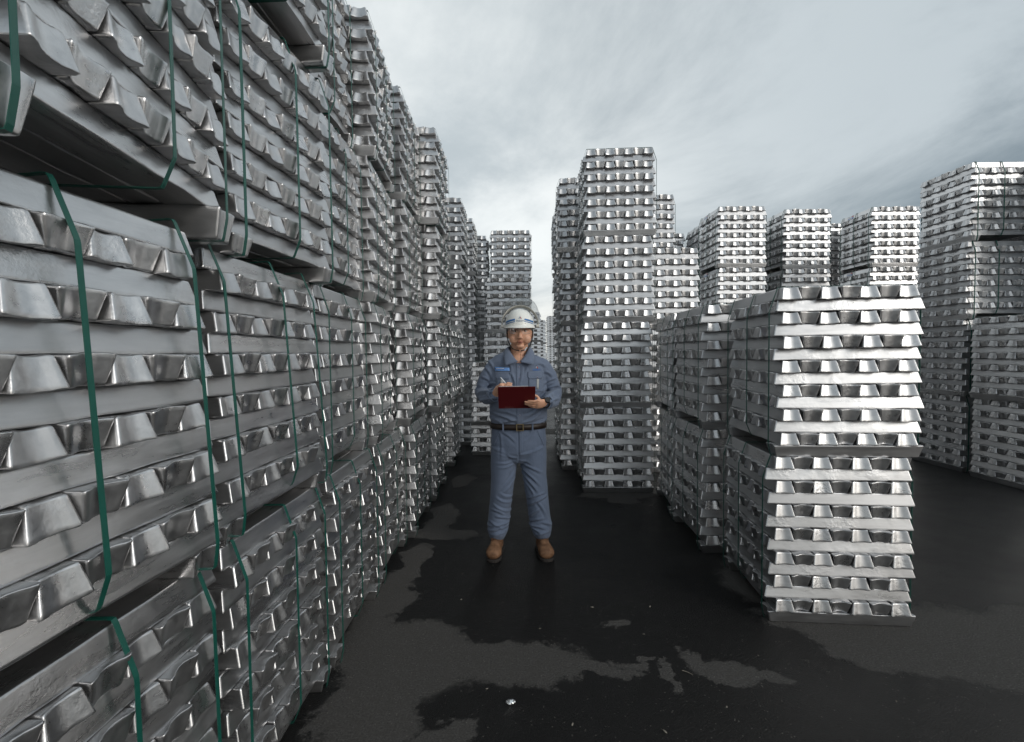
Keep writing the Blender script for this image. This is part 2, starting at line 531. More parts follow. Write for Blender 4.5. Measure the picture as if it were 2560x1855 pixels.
# plain low version of the ingot for the far stacks
def low_ingot():
    v = [(-L2, -WB, 0), (L2, -WB, 0), (L2, WB, 0), (-L2, WB, 0), (-LT, -WT, HH), (LT, -WT, HH), (LT, WT, HH), (-LT, WT, HH)]
    f = [(0, 3, 2, 1), (4, 5, 6, 7), (0, 1, 5, 4), (1, 2, 6, 5), (2, 3, 7, 6), (3, 0, 4, 7)]
    return v, f
LOWI = low_ingot()
TH = NL * HH
TIER = ['bottom', 'second', 'third', 'top']
HALF = 0.36
def rot2(x, y, a): return (x * math.cos(a) - y * math.sin(a), x * math.sin(a) + y * math.cos(a))
SEED = [100]
r0 = random.Random(55)
def stack(corner, tiers, faces, where, group, words=None, lump=False, quarter=False, stickers=(), zoff=0.0, nls=None, z_start=0.0, squash=1.0, leans=None, feet=None, mids=None):
    """corner 'FL'/'FR': the near left / near right corner is given per tier as (x, y, yaw degrees).
    quarter: bundles turned by 90 degrees (their strapped side faces the camera)."""
    n = len(tiers)
    names = words or (['bottom', 'top'] if n == 2 else ['bottom', 'middle', 'top'] if n == 3 else TIER)
    z = z_start
    for i, tr in enumerate(tiers):
        nl = nls[i] if nls else NL
        SEED[0] += 1
        if tr is None:
            z += nl * HH; continue
        x, y, yd = tr
        a = math.radians(yd)
        sx = HALF if corner == 'FL' else -HALF
        dx, dy = rot2(sx, HALF, a)
        yaw = a + (math.pi / 2 if quarter else 0)
        fs = faces[i] if isinstance(faces, list) else faces
        bundle(x + dx, y + dy, z + zoff, yaw, fs, names[i] + ' bundle ' + where, group, nl=nl, lump=lump,
               sticker=('-x' if corner == 'FL' and not quarter else '+x') if i in stickers else None, seed=SEED[0], squash=squash, lean=leans[i] if leans else (0, 0), feet=(feet or {}).get(i, 0.303), mid=(mids or {}).get(i, r0.uniform(-0.02, 0.05)), foot_h=1.4 if (feet or {}).get(i) else 1.0)
        z += nl * HH * squash

LW = 'ingot bundles in the long left wall'
def left(x_t, y, where, faces='-y+x', yaws=(0, 0, 0, 0), ys=None, stickers=(), leans=None, feet=None, mids=None):
    tiers = [None if x is None else (x, (ys[i] if ys else y), yaws[i]) for i, x in enumerate(x_t)]
    stack('FR', tiers, faces, where, LW, stickers=stickers, words=TIER, leans=leans, feet=feet, mids=mids)
left((-0.800, -0.800, -0.690), 0.54, 'in the left wall column nearest the camera, partly out of frame', ys=(0.57, 0.54, 0.685), yaws=(-1.0, -2.5, 8.2), leans=((-0.01, 0), (-0.045, -0.03), (0, 0)), feet={2: 0.378}, mids={0: 0.05, 1: -0.015, 2: 0.045})
left((-0.805, -0.825, -0.840, -0.765), 1.28, 'in the left wall, second column from the camera', yaws=(0, -1.5, -5, -2), ys=(1.345, 1.345, 1.455, 1.36), leans=((0, 0), (-0.05, 0.05), (0, 0), (0, 0)))
left((-0.800, -0.835, -0.870, -0.900), 2.10, 'in the left wall, third column from the camera', yaws=(0, 1, 0, 0), ys=(2.10, 2.12, 2.165, 2.13))
left((-0.800, -0.800, -0.810, -0.800), 2.89, 'in the left wall, fourth column from the camera', yaws=(0, 5, 4, 4), ys=(2.86, 2.87, 2.88, 2.90))
left((-0.755, -0.768, -0.790, -0.800), 3.69, 'in the left wall, fifth column from the camera', yaws=(0, 0, 1, 1), ys=(3.64, 3.66, 3.68, 3.72))
left((-0.735, -0.667, -0.650, -0.642), 4.50, 'in the left wall, sixth column, standing proud of its neighbours', ys=(4.56, 4.48, 4.45, 4.41))
left((-0.830, -0.640, -0.790, -0.800), 5.30, 'in the left wall, seventh column, partly hidden by the sixth')
left((-0.730, -0.610, -0.625, -0.615), 6.05, 'in the left wall, eighth column from the camera', ys=(5.98, 6.05, 6.38, 6.39))
left((-0.530, -0.530, -0.540, -0.542), 7.34, 'in the left wall, ninth column, beside the stack behind the worker')
left((-0.400, -0.400, -0.395, -0.395), 8.44, 'at the far end of the left wall, tenth column')
# the row of stacks behind the left wall: it closes the gaps between the tiers
for j, yy in enumerate((0.53, 1.31, 2.09, 2.88, 3.68)):
    for i in range(4 if j < 3 else 3):
        SEED[0] += 1
        bundle(-1.95, yy + HALF, i * TH, 0, '+x', TIER[i] + ' bundle of the hidden second row, behind left wall column ' + ['one', 'two', 'three', 'four', 'five'][j], 'ingot bundles behind the left wall', seed=SEED[0], straps=False)

FR = 'ingot bundles in the right front stacks'
stack('FL', [(1.312, 2.437, -5.5), (1.340, 2.437, -5)], '-y-x', 'of the bright front stack on the right, two bundles high', FR)
stack('FL', [(1.309, 3.30, -1.5), (1.315, 3.31, -2)], '-y-x', 'of the two-high stack just behind the bright right front stack', FR)
stack('FL', [(1.340, 4.06, -7), (1.340, 4.07, -6)], '-y-x', 'of the low stack farthest back in the right front row', FR)

MID = 'ingot bundles in the middle towers'
stack('FL', [(0.700, 4.78, -2), (0.685, 4.79, -2), (0.713, 4.80, -2), (0.730, 4.81, -2.5)], '-y-x', 'of the tall tower right of the worker', MID, squash=0.986)
stack('FL', [(0.575, 5.72, -1), (0.580, 5.73, -2), (0.585, 5.73, -3), (0.548, 5.73, -5)], '-y-x', 'of the tower hiding behind the tall tower, on its left', MID)
stack('FL', [(0.64, 6.9, -2), (0.63, 6.9, -3), (0.62, 6.95, -3), (0.615, 6.98, -3)], '-y-x', 'of the third tower back on the right of the aisle', MID)
stack('FL', [(1.455, 5.56, 0), (1.460, 5.55, 0), (1.46, 5.54, 0)], '-y-x', 'of the three-high stack to the right of the tall tower', MID)
stack('FL', [(1.46, 6.37, 0), (1.46, 6.36, 0), (1.455, 6.36, 0), (1.46, 6.36, 0)], '-y-x', 'of the four-high stack behind the three-high one', MID)
BK = 'ingot bundles in the right background'
stack('FL', [(2.34, 8.45, 0)] * 4, '-y-x', 'of the background stack peeping over right of the towers', BK)
stack('FL', [(2.96, 6.92, 0), (2.955, 6.9, 0), (2.955, 6.9, 0.5), (2.955, 6.9, 1)], '-y-x', 'of the first squared background stack, left of three', BK, stickers=(2, 3))
stack('FL', [(3.05, 7.75, 0)] * 4, '-y-x', 'of the stack directly behind the first background stack', BK)
stack('FL', [(3.98, 7.08, 0), (3.99, 7.08, 0), (3.995, 7.08, 0.5), (4.0, 7.08, 1)], '-y-x', 'of the middle background stack, between two alike', BK)
stack('FL', [(5.21, 7.0, 0), (5.21, 7.0, 0), (5.22, 7.0, 0), (5.225, 7.0, 0)], '-y-x', 'of the background stack beside the dark right wall', BK, stickers=(2, 3))
stack('FL', [(5.12, 7.9, 0)] * 4, '-y-x', 'of the stack half hidden behind the middle background gap', BK)
RW = 'ingot bundles in the dark right wall'
stack('FL', [(5.09, 5.40, 0), (5.07, 5.38, 0), (5.08, 5.36, 0), (5.10, 5.36, 0)], '+y-x+x', 'of the dark four-high stack at the right edge', RW, quarter=True, stickers=(2, 3))
stack('FL', [(5.04, 4.56, 0), (5.00, 4.54, 0)], '+y-x+x', 'of the dark two-high stack at the right edge', RW, quarter=True)
stack('FL', [(5.86, 4.60, 0)] * 4, '-y-x', 'of the unseen stack added past the right frame edge to block light', RW)  # out of view; added to block light that would whiten the four-high stack
FA = 'ingot bundles at the end of the aisle'
stack('FL', [(-0.585, 6.62, 0), (-0.575, 6.55, 0)], '-y+x', 'of the low stack directly behind the worker', FA, nls=[7, 14], words=['half-height bottom', 'upper'])
stack('FL', [(-0.48, 7.52, 0), (-0.46, 7.52, 0), (-0.415, 7.58, 0)], '-y+x', 'of the three-high stack behind the worker\'s head', FA)
stack('FL', [(-0.37, 8.3, 0), (-0.37, 8.3, 0), (-0.37, 8.3, 0), (-0.362, 8.3, 0)], '-y+x', 'of the tallest stack at the end of the aisle', FA, zoff=0.05)
stack('FL', [(0.155, 14.1, 0)] * 3, '-y-x+x', 'of the distant stack past the worker\'s shoulder', FA, lump=True)
stack('FL', [(0.55, 17.5, 0)] * 3, '-y-x+x', 'of the dim distant stack right of the worker\'s shoulder', FA, lump=True)
stack('FL', [(2.0, 27.0, 0)] * 4, '-y-x+x', 'of the pale farthest stack seen down the aisle', FA, lump=True)
print('ingot objects', COUNT[0])
# ------------------------------------------------------------------ the worker
from mathutils.bvhtree import BVHTree
MAN = Vector((0.040, 3.36, 0.0))

def make_skin():
    m, t, b = new_mat('skin')
    tcn = t.add('ShaderNodeTexCoord'); p = tcn.outputs['Object']
    n = t.noise(p, 28, 4); n2 = t.noise(p, 220, 2)
    c = t.mix(n, (0.64, 0.345, 0.225), (0.70, 0.395, 0.265))
    # lips
    mp = t.add('ShaderNodeMapping'); mp.vector_type = 'TEXTURE'
    mp.inputs['Location'].default_value = (0.018, -0.112, 1.492); mp.inputs['Scale'].default_value = (0.027, 0.05, 0.0095)
    t.link(p, mp.inputs[0])
    ln = t.vmath('LENGTH', mp.outputs[0], None, 1)
    c = t.mix(t.math('MULTIPLY', t.maprange(ln, 0.75, 1.05, 1, 0, True), 0.75), c, (0.30, 0.085, 0.060))
    t.link(c, b.inputs['Base Color'])
    b.inputs['Roughness'].default_value = 0.46
    b.inputs['Subsurface Weight'].default_value = 0.06
    b.inputs['Subsurface Radius'].default_value = (0.01, 0.004, 0.002)
    bump(t, b, n2, 0.12, 0.0008)
    return m
def make_cloth(name, c0, c1):
    m, t, b = new_mat(name)
    tcn = t.add('ShaderNodeTexCoord'); p = tcn.outputs['Object']
    n = t.noise(p, 11, 4, 0.6); f = t.noise(p, 700, 2)
    t.link(t.mix(n, c0, c1), b.inputs['Base Color'])
    b.inputs['Roughness'].default_value = 0.85
    b.inputs['Specular IOR Level'].default_value = 0.25
    b.inputs['Sheen Weight'].default_value = 0.12
    fold = t.noise(p, 26, 3, 0.5, 0.8)
    bump(t, b, t.math('ADD', t.math('MULTIPLY', f, 0.10), t.math('MULTIPLY', fold, 1.0)), 0.5, 0.006)
    return m
M_SKIN = make_skin()
M_SHIRT = make_cloth('blue_shirt', (0.118, 0.148, 0.212), (0.165, 0.202, 0.278))
M_TROU = make_cloth('blue_trousers', (0.096, 0.124, 0.184), (0.138, 0.174, 0.248))
M_BELT = flat_mat('dark_leather', (0.018, 0.011, 0.008), 0.5)
M_BRASS = flat_mat('buckle_metal', (0.28, 0.22, 0.13), 0.38, 1.0)
def make_boot():
    m, t, b = new_mat('tan_leather')
    tcn = t.add('ShaderNodeTexCoord'); p = tcn.outputs['Object']
    n = t.noise(p, 22, 5, 0.65)
    c = t.mix(t.maprange(n, 0.35, 0.65), (0.095, 0.044, 0.020), (0.23, 0.120, 0.062))
    d = t.maprange(t.noise(p, 34, 4, 0.6), 0.62, 0.72)
    c = t.mix(t.math('MULTIPLY', d, 0.7), c, (0.035, 0.024, 0.02))
    t.link(c, b.inputs['Base Color']); b.inputs['Roughness'].default_value = 0.72
    bump(t, b, t.noise(p, 160, 3), 0.25, 0.0015)
    return m
M_BOOT = make_boot()
M_SOLE = flat_mat('boot_sole', (0.020, 0.016, 0.014), 0.75)
M_LACE = flat_mat('boot_lace', (0.060, 0.030, 0.018), 0.8)
M_HELM = flat_mat('helmet_white', (0.84, 0.84, 0.80), 0.32, var=0.03)
M_CREAM = flat_mat('visor_band', (0.58, 0.56, 0.51), 0.4, var=0.04)
M_HBLUE = flat_mat('helmet_blue', (0.025, 0.15, 0.40), 0.4)
M_LOGO = flat_mat('logo_grey_blue', (0.16, 0.22, 0.32), 0.45)
M_LRED = flat_mat('logo_red', (0.42, 0.03, 0.03), 0.45)
M_HAIR = flat_mat('black_hair', (0.008, 0.007, 0.006), 0.55)
M_EYEW = flat_mat('eye_white', (0.55, 0.50, 0.46), 0.3)
M_IRIS = flat_mat('eye_dark', (0.010, 0.007, 0.005), 0.2)
M_TAG = flat_mat('name_tag_blue', (0.17, 0.36, 0.75), 0.5, var=0.06)
M_TAGD = flat_mat('name_tag_print', (0.03, 0.14, 0.48), 0.5)
M_WHITE = flat_mat('white_print', (0.72, 0.74, 0.76), 0.5, var=0.03)
M_REFL = flat_mat('grey_tape', (0.36, 0.37, 0.37), 0.45)
M_BTN = flat_mat('shirt_button', (0.10, 0.11, 0.17), 0.35)
M_BTNR = flat_mat('button_rim', (0.28, 0.27, 0.34), 0.35)
M_WATCH = flat_mat('black_rubber', (0.010, 0.010, 0.011), 0.45)
M_CORD = flat_mat('dark_cord', (0.03, 0.028, 0.026), 0.7)
def make_clear():
    m, t, b = new_mat('clear_plastic')
    out = [n for n in t.n if n.type == 'OUTPUT_MATERIAL'][0]
    t.n.remove(b)
    tr = t.add('ShaderNodeBsdfTransparent'); tr.inputs[0].default_value = (0.955, 0.965, 0.97, 1)
    gl = t.add('ShaderNodeBsdfGlossy'); gl.inputs['Roughness'].default_value = 0.06; gl.inputs['Color'].default_value = (0.85, 0.87, 0.9, 1)
    fr = t.add('ShaderNodeFresnel'); fr.inputs[0].default_value = 1.5
    mx = t.add('ShaderNodeMixShader')
    t.link(t.math('MULTIPLY', fr.outputs[0], 0.40), mx.inputs[0]); t.link(tr.outputs[0], mx.inputs[1]); t.link(gl.outputs[0], mx.inputs[2])
    t.link(mx.outputs[0], out.inputs[0])
    return m
M_CLEAR = make_clear()
M_EDGE = flat_mat('clear_plastic_edge', (0.42, 0.43, 0.44), 0.25)

def tube(bm, pts, radii, seg=16, flat=None, cap=True):
    """closed lofted tube; radii: r or (rx, ry) in the section plane; flat: fixed x axis for the sections"""
    pts = [Vector(p) for p in pts]
    rings = []
    n = len(pts)
    for i, p in enumerate(pts):
        d = (pts[min(i + 1, n - 1)] - pts[max(i - 1, 0)]).normalized()
        ax = Vector(flat) if flat else (Vector((1, 0, 0)) if abs(d.x) < 0.8 else Vector((0, 0, 1)))
        e1 = (ax - d * ax.dot(d)).normalized(); e2 = d.cross(e1)
        r = radii[i]; rx, ry = (r, r) if isinstance(r, (int, float)) else r
        rings.append([bm.verts.new(p + e1 * (rx * math.cos(2 * math.pi * k / seg)) + e2 * (ry * math.sin(2 * math.pi * k / seg))) for k in range(seg)])
    for a, b_ in zip(rings, rings[1:]):
        for k in range(seg): bm.faces.new((a[k], a[(k + 1) % seg], b_[(k + 1) % seg], b_[k]))
    if cap:
        for rg, p0, p1, r in ((rings[0], pts[0], pts[1], radii[0]), (rings[-1], pts[-1], pts[-2], radii[-1])):
            rr = r if isinstance(r, (int, float)) else min(r)
            tip = bm.verts.new(p0 + (p0 - p1).normalized() * rr * 0.75)
            mid = []
            for v in rg: mid.append(bm.verts.new(p0 + (v.co - p0) * 0.72 + (p0 - p1).normalized() * rr * 0.52))
            for k in range(seg):
                bm.faces.new((rg[k], rg[(k + 1) % seg], mid[(k + 1) % seg], mid[k])); bm.faces.new((mid[k], mid[(k + 1) % seg], tip))
    return rings
def ell(bm, c, r, rot=(0, 0, 0), u=18, v=12):
    M = Matrix.Translation(c) @ Euler(rot).to_matrix().to_4x4() @ Matrix.Diagonal((r[0], r[1], r[2], 1))
    bmesh.ops.create_uvsphere(bm, u_segments=u, v_segments=v, radius=1.0, matrix=M)
def smoothstep(a, b, x):
    t_ = max(0.0, min(1.0, (x - a) / (b - a))); return t_ * t_ * (3 - 2 * t_)
def remesh(name, bm, voxel, smooth=2, disp=None):
    bmesh.ops.recalc_face_normals(bm, faces=bm.faces)
    me = mesh_bm(name + '_raw', bm)
    o = D.objects.new(name + '_raw', me); COL.objects.link(o)
    md = o.modifiers.new('r', 'REMESH'); md.mode = 'VOXEL'; md.voxel_size = voxel; md.use_smooth_shade = True
    if smooth:
        ms = o.modifiers.new('s', 'SMOOTH'); ms.iterations = smooth; ms.factor = 0.5
    dg = bpy.context.evaluated_depsgraph_get(); dg.update()
    out = D.meshes.new_from_object(o.evaluated_get(dg))
    D.objects.remove(o); D.meshes.remove(me)
    out.name = name
    if disp:
        ns = [v.normal.copy() for v in out.vertices]
        for v, nn in zip(out.vertices, ns):
            v.co = v.co + nn * disp(v.co)
    out.polygons.foreach_set('use_smooth', [True] * len(out.polygons))
    return out
def bvh_of(me):
    return BVHTree.FromPolygons([v.co.copy() for v in me.vertices], [tuple(p.vertices) for p in me.polygons])
def conform(name, bvh, poly_xz, mat, parent, off=0.0025, thick=0.0025, ysrc=-0.6, grid=None, d=Vector((0, 1, 0))):
    """a flat outline (x, z) laid on a surface seen from the front; given a rim so that it has thickness"""
    bm = bmesh.new()
    vs = [bm.verts.new((x, 0, z)) for x, z in poly_xz]
    f = bm.faces.new(vs)
    bmesh.ops.triangulate(bm, faces=[f])
    for _ in range(grid or 2): bmesh.ops.subdivide_edges(bm, edges=bm.edges[:], cuts=1, use_grid_fill=True)
    last = -0.1
    for v in bm.verts:
        h = bvh.ray_cast(Vector((v.co.x, ysrc, v.co.z)), d)
        y = h[0].y if h[0] is not None else last
        last = y
        v.co.y = y - off
    bmesh.ops.recalc_face_normals(bm, faces=bm.faces)
    me = mesh_bm(name, bm, True)
    o = obj(name, me, mat, parent)
    sd = o.modifiers.new('thickness', 'SOLIDIFY'); sd.thickness = thick; sd.offset = 0
    return o

person = empty('person', MAN, 0)
tag(person, 'worker in blue shirt and trousers and white helmet writing on a red clipboard', 'person')

# ---- body: one continuous figure (frame: feet at z = 0, facing -y)
HX = 0.018                                     # the head sits a touch to the right of the feet
bm = bmesh.new()
# skull and jaw
def head_piece(bm):
    b2 = bmesh.new()
    bmesh.ops.create_uvsphere(b2, u_segments=48, v_segments=40, radius=1.0)
    for v in b2.verts:
        x, y, z = v.co
        rx, ry, rz = 0.0825, 0.098, 0.118
        # broad cheeks, narrowing to a rounded chin
        k = 1.0
        if z < 0: k = 1.0 - 0.22 * smoothstep(0.25, 1.0, -z)
        X, Y, Z = x * rx * k, y * ry, z * rz
        if y < 0:
            Y *= 0.96
            if z < -0.45: Y *= 1.0 - 0.06 * smoothstep(0.45, 1, -z)
        else:
            if z < 0: Y *= 1.0 - 0.25 * smoothstep(0.2, 0.9, -z)
        v.co = Vector((X + HX, Y - 0.012, Z + 1.566))
    for f in b2.faces: pass
    tmp = D.meshes.new('t'); b2.to_mesh(tmp); b2.free(); bm.from_mesh(tmp); D.meshes.remove(tmp)
head_piece(bm)
ell(bm, (HX, -0.073, 1.466), (0.030, 0.028, 0.020))                  # chin
for s in (-1, 1):
    ell(bm, (HX + s * 0.040, -0.062, 1.515), (0.036, 0.032, 0.036))   # cheeks
    ell(bm, (HX + s * 0.032, -0.092, 1.588), (0.026, 0.014, 0.0075))  # brow ridge
    ell(bm, (HX + s * 0.0115, -0.113, 1.5205), (0.0095, 0.010, 0.0075))  # nostril wings
    ell(bm, (HX + s * 0.086, 0.004, 1.545), (0.0085, 0.018, 0.031), (0.15, 0, s * 0.25))   # ear
tube(bm, [(HX, -0.100, 1.578), (HX, -0.112, 1.545), (HX, -0.122, 1.524)], [0.0095, 0.011, 0.0125], 12)
ell(bm, (HX, -0.121, 1.523), (0.0125, 0.011, 0.010))
ell(bm, (HX, -0.1045, 1.4965), (0.025, 0.010, 0.0050))               # upper lip
ell(bm, (HX, -0.1025, 1.4865), (0.021, 0.010, 0.0055))               # lower lip
# neck, trunk, pelvis
tube(bm, [(0.016, 0.012, 1.50), (0.012, 0.015, 1.44), (0.006, 0.018, 1.39)], [0.060, 0.060, 0.068], 20)
tube(bm, [(0, 0.02, 1.345), (0, 0.01, 1.25), (0, 0.0, 1.08), (0, 0, 0.92), (0, 0.01, 0.80)],
     [(0.125, 0.075), (0.165, 0.100), (0.160, 0.105), (0.160, 0.100), (0.165, 0.105)], 24, flat=(1, 0, 0))
ell(bm, (0.004, -0.045, 1.335), (0.075, 0.050, 0.075))               # upper chest seen in the collar
# arms and legs (inside the clothes)
ARM_L = [(-0.150, 0.012, 1.335), (-0.205, 0.030, 1.250), (-0.250, 0.040, 1.138), (-0.215, -0.100, 1.120), (-0.150, -0.235, 1.150)]
ARM_R = [(0.156, 0.012, 1.335), (0.212, 0.030, 1.250), (0.258, 0.040, 1.128), (0.232, -0.100, 1.095), (0.180, -0.222, 1.092)]
for A in (ARM_L, ARM_R): tube(bm, A, [0.048, 0.045, 0.041, 0.037, 0.029], 16)
for s in (-1, 1):
    tube(bm, [(s * 0.090, 0.01, 0.80), (s * 0.120, 0.0, 0.48), (s * 0.157, 0.022, 0.15)], [0.080, 0.056, 0.034], 16)
# hands. fingers: chains of (x, y, z); board plane is set out below
def finger(bm, pts, r):
    tube(bm, pts, [r * 1.05, r, r * 0.95, r * 0.82][:len(pts)], 10)
BT, BB = Vector((0, -0.365, 1.208)), Vector((0, -0.235, 1.058))      # clipboard: top (towards camera) and bottom edge
bd = (BT - BB).normalized()                                          # up the board
bn = Vector((1, 0, 0)).cross(bd)                                     # board normal
if bn.y > 0: bn = -bn                                                # bn: towards the camera / down (the back of the board)
def onboard(x, t_, h):
    """x across, t_ metres up from the bottom edge, h metres out of the back face (towards camera)"""
    return Vector((x, 0, 0)) + BB + bd * t_ + bn * h
# his left hand (picture right): palm at the board's right edge, four fingers across the back, thumb on the paper
pal = [Vector((0.180, -0.222, 1.092)), Vector((0.150, -0.262, 1.088)), onboard(0.120, 0.052, 0.016)]
tube(bm, pal, [(0.026, 0.020), (0.036, 0.019), (0.038, 0.015)], 14, flat=tuple(bd))
for i, (t0, ln, r, drop) in enumerate(((0.088, 0.060, 0.0082, -0.006), (0.068, 0.082, 0.0088, 0.004), (0.047, 0.080, 0.0084, 0.006), (0.028, 0.058, 0.0074, 0.008))):
    a = onboard(0.122, t0, 0.014)
    finger(bm, [a, onboard(0.122 - ln * 0.40, t0 + drop * 0.3, 0.021), onboard(0.122 - ln * 0.75, t0 + drop * 0.7, 0.016), onboard(0.122 - ln, t0 + drop, 0.0105)], r)
finger(bm, [onboard(0.140, 0.072, 0.004), onboard(0.118, 0.095, -0.016), onboard(0.092, 0.108, -0.0155)], 0.0098)
# his right hand (picture left): writing on the paper, seen over the board's top edge
hw = Vector((-0.150, -0.235, 1.150))
kn = Vector((-0.092, -0.312, 1.212))
tube(bm, [hw, hw.lerp(kn, 0.5) + Vector((0, 0, 0.008)), kn], [(0.027, 0.022), (0.034, 0.021), (0.034, 0.019)], 14)
tip = onboard(-0.050, 0.165, -0.014)
for i, (o0, mid, end, r) in enumerate((
        (Vector((0.022, -0.010, 0.018)), Vector((0.052, -0.020, 0.014)), tip + Vector((-0.012, 0.004, 0.016)), 0.0088),
        (Vector((0.018, -0.018, 0.004)), Vector((0.050, -0.026, -0.002)), tip + Vector((-0.016, -0.004, 0.008)), 0.0088),
        (Vector((0.010, -0.022, -0.010)), Vector((0.042, -0.028, -0.016)), Vector((-0.064, -0.322, 1.188)), 0.0084),
        (Vector((0.000, -0.022, -0.022)), Vector((0.030, -0.026, -0.026)), Vector((-0.074, -0.318, 1.180)), 0.0074))):
    finger(bm, [kn + o0 * 0.45, kn + o0, kn + mid, end], r)
finger(bm, [hw.lerp(kn, 0.45) + Vector((0.016, 0.012, 0.014)), kn + Vector((0.022, 0.022, 0.012)), tip + Vector((-0.008, 0.012, 0.014))], 0.0098)
def face_disp(co):
    x, z, y = co.x - HX, co.z, co.y
    d = 0.0
    if y < -0.045 and 1.44 < z < 1.64:
        for s in (-1, 1):
            e = ((x - s * 0.032) / 0.021) ** 2 + ((z - 1.570) / 0.013) ** 2
            d -= 0.0075 * math.exp(-e * 0.9)                                 # eye sockets
            e = ((x - s * 0.030) / 0.010) ** 2 + ((z - 1.508) / 0.018) ** 2
            d -= 0.0016 * math.exp(-e)                                       # smile folds
        e = (x / 0.026) ** 2 + ((z - 1.4905 - 8.0 * x * x) / 0.0022) ** 2
        d -= 0.0035 * math.exp(-e)                                           # parted lips
        e = (x / 0.02) ** 2 + ((z - 1.476) / 0.006) ** 2
        d -= 0.0022 * math.exp(-e)
    return d
body_me = remesh('body', bm, 0.0042, 4, face_disp)
body = obj('body', body_me, M_SKIN, person)
body_bvh = bvh_of(body_me)

# ---- eyes, brows, hair
for s in (-1, 1):
    h = body_bvh.ray_cast(Vector((HX + s * 0.032, -0.5, 1.5655)), Vector((0, 1, 0)))
    ey = h[0].y if h[0] else -0.095
    b2 = bmesh.new(); ell(b2, (HX + s * 0.032, ey + 0.0072, 1.5655), (0.0140, 0.0098, 0.0068), (0, 0, 0), 16, 10)
    e = obj('eye', mesh_bm('eye', b2), M_EYEW, person)
    b2 = bmesh.new(); ell(b2, (HX + s * 0.032, ey + 0.0018, 1.5655), (0.0066, 0.0050, 0.0066), (0, 0, 0), 12, 8)
    obj('iris', mesh_bm('iris', b2), M_IRIS, e)
    b2 = bmesh.new()
    pts = []
    for k in range(7):
        q = k / 6; xx = HX + s * (0.012 + 0.042 * q); zz_ = 1.5735 + 0.0035 * math.sin(q * 2.6) - 0.002 * q
        h = body_bvh.ray_cast(Vector((xx, -0.5, zz_)), Vector((0, 1, 0)))
        pts.append((xx, (h[0].y if h[0] else -0.09) + 0.0005, zz_))
    tube(b2, pts, [0.0018, 0.0024, 0.0027, 0.0027, 0.0024, 0.0019, 0.0012], 8)
    obj('eyelid', mesh_bm('eyelid', b2), M_HAIR, person)
    b2 = bmesh.new()
    pts = []
    for k in range(7):
        q = k / 6; xx = HX + s * (0.011 + 0.045 * q); zz_ = 1.5845 + 0.005 * math.sin(q * 2.4)
        h = body_bvh.ray_cast(Vector((xx, -0.5, zz_)), Vector((0, 1, 0)))
        pts.append((xx, (h[0].y if h[0] else -0.09) + 0.0008, zz_))
    tube(b2, pts, [(0.002, 0.0026)] * 2 + [(0.0025, 0.0036)] * 3 + [(0.002, 0.0024)] * 2, 8)
    obj('eyebrow', mesh_bm('eyebrow', b2), M_HAIR, person)
# mouth line
b2 = bmesh.new(); pts = []
for k in range(9):
    q = k / 8 * 2 - 1; xx = HX + q * 0.0265; zz_ = 1.4905 + 0.0058 * q * q
    h = body_bvh.ray_cast(Vector((xx, -0.5, zz_)), Vector((0, 1, 0)))
    pts.append((xx, (h[0].y if h[0] else -0.1) + 0.0012, zz_))
tube(b2, pts, [0.0006, 0.0013, 0.0016, 0.0018, 0.0018, 0.0018, 0.0016, 0.0013, 0.0006], 8)
obj('mouth', mesh_bm('mouth', b2), flat_mat('mouth_dark', (0.055, 0.014, 0.012), 0.4), person)
b2 = bmesh.new()
bmesh.ops.create_uvsphere(b2, u_segments=40, v_segments=30, radius=1.0)
for v in b2.verts: v.co = Vector((v.co.x * 0.0850 + HX, v.co.y * 0.101 - 0.008, v.co.z * 0.120 + 1.569))
bmesh.ops.delete(b2, geom=[v for v in b2.verts if v.co.z < 1.500 or (v.co.y < -0.030 + (0.02 if v.co.z < 1.56 else 0) and v.co.z < 1.606) or (v.co.z < 1.53 and v.co.y < 0.03)], context='VERTS')
hair = obj('hair', mesh_bm('hair', b2), M_HAIR, person)
hair.modifiers.new('thickness', 'SOLIDIFY').thickness = 0.004

# ---- shirt
def fold_set(rows, u0, v0, k):
    """folds as short lines on the front of the cloth: (x, z) ends in metres, width, height"""
    out = []
    for x1, y1, x2, y2, amp in rows:
        P = []
        for x, y in ((x1, y1), (x2, y2)):
            u, v = u0 + x * k, v0 + y * k
            P.append(((u - 1297) / 360.0, 1.4186 - (v - 882.7) / 360.0))
        out.append((P[0], P[1], amp))
    return out
def fold_height(co, folds, wd):
    d = 0.0
    for (x1, z1), (x2, z2), amp in folds:
        dx, dz = x2 - x1, z2 - z1
        L = math.hypot(dx, dz)
        t_ = ((co.x - x1) * dx + (co.z - z1) * dz) / (L * L)
        if t_ < -0.3 or t_ > 1.3: continue
        # a gentle bow keeps the folds from reading as ruled lines
        n_ = ((co.x - x1) * dz - (co.z - z1) * dx) / L + 0.006 * math.sin(t_ * 3.1)
        if abs(n_) > 4 * wd: continue
        e_ = smoothstep(-0.3, 0.25, t_) * smoothstep(1.3, 0.6, t_)
        d += amp * e_ * (math.exp(-(n_ / wd) ** 2) - 0.75 * math.exp(-((n_ - 1.7 * wd) / wd) ** 2))
    return d
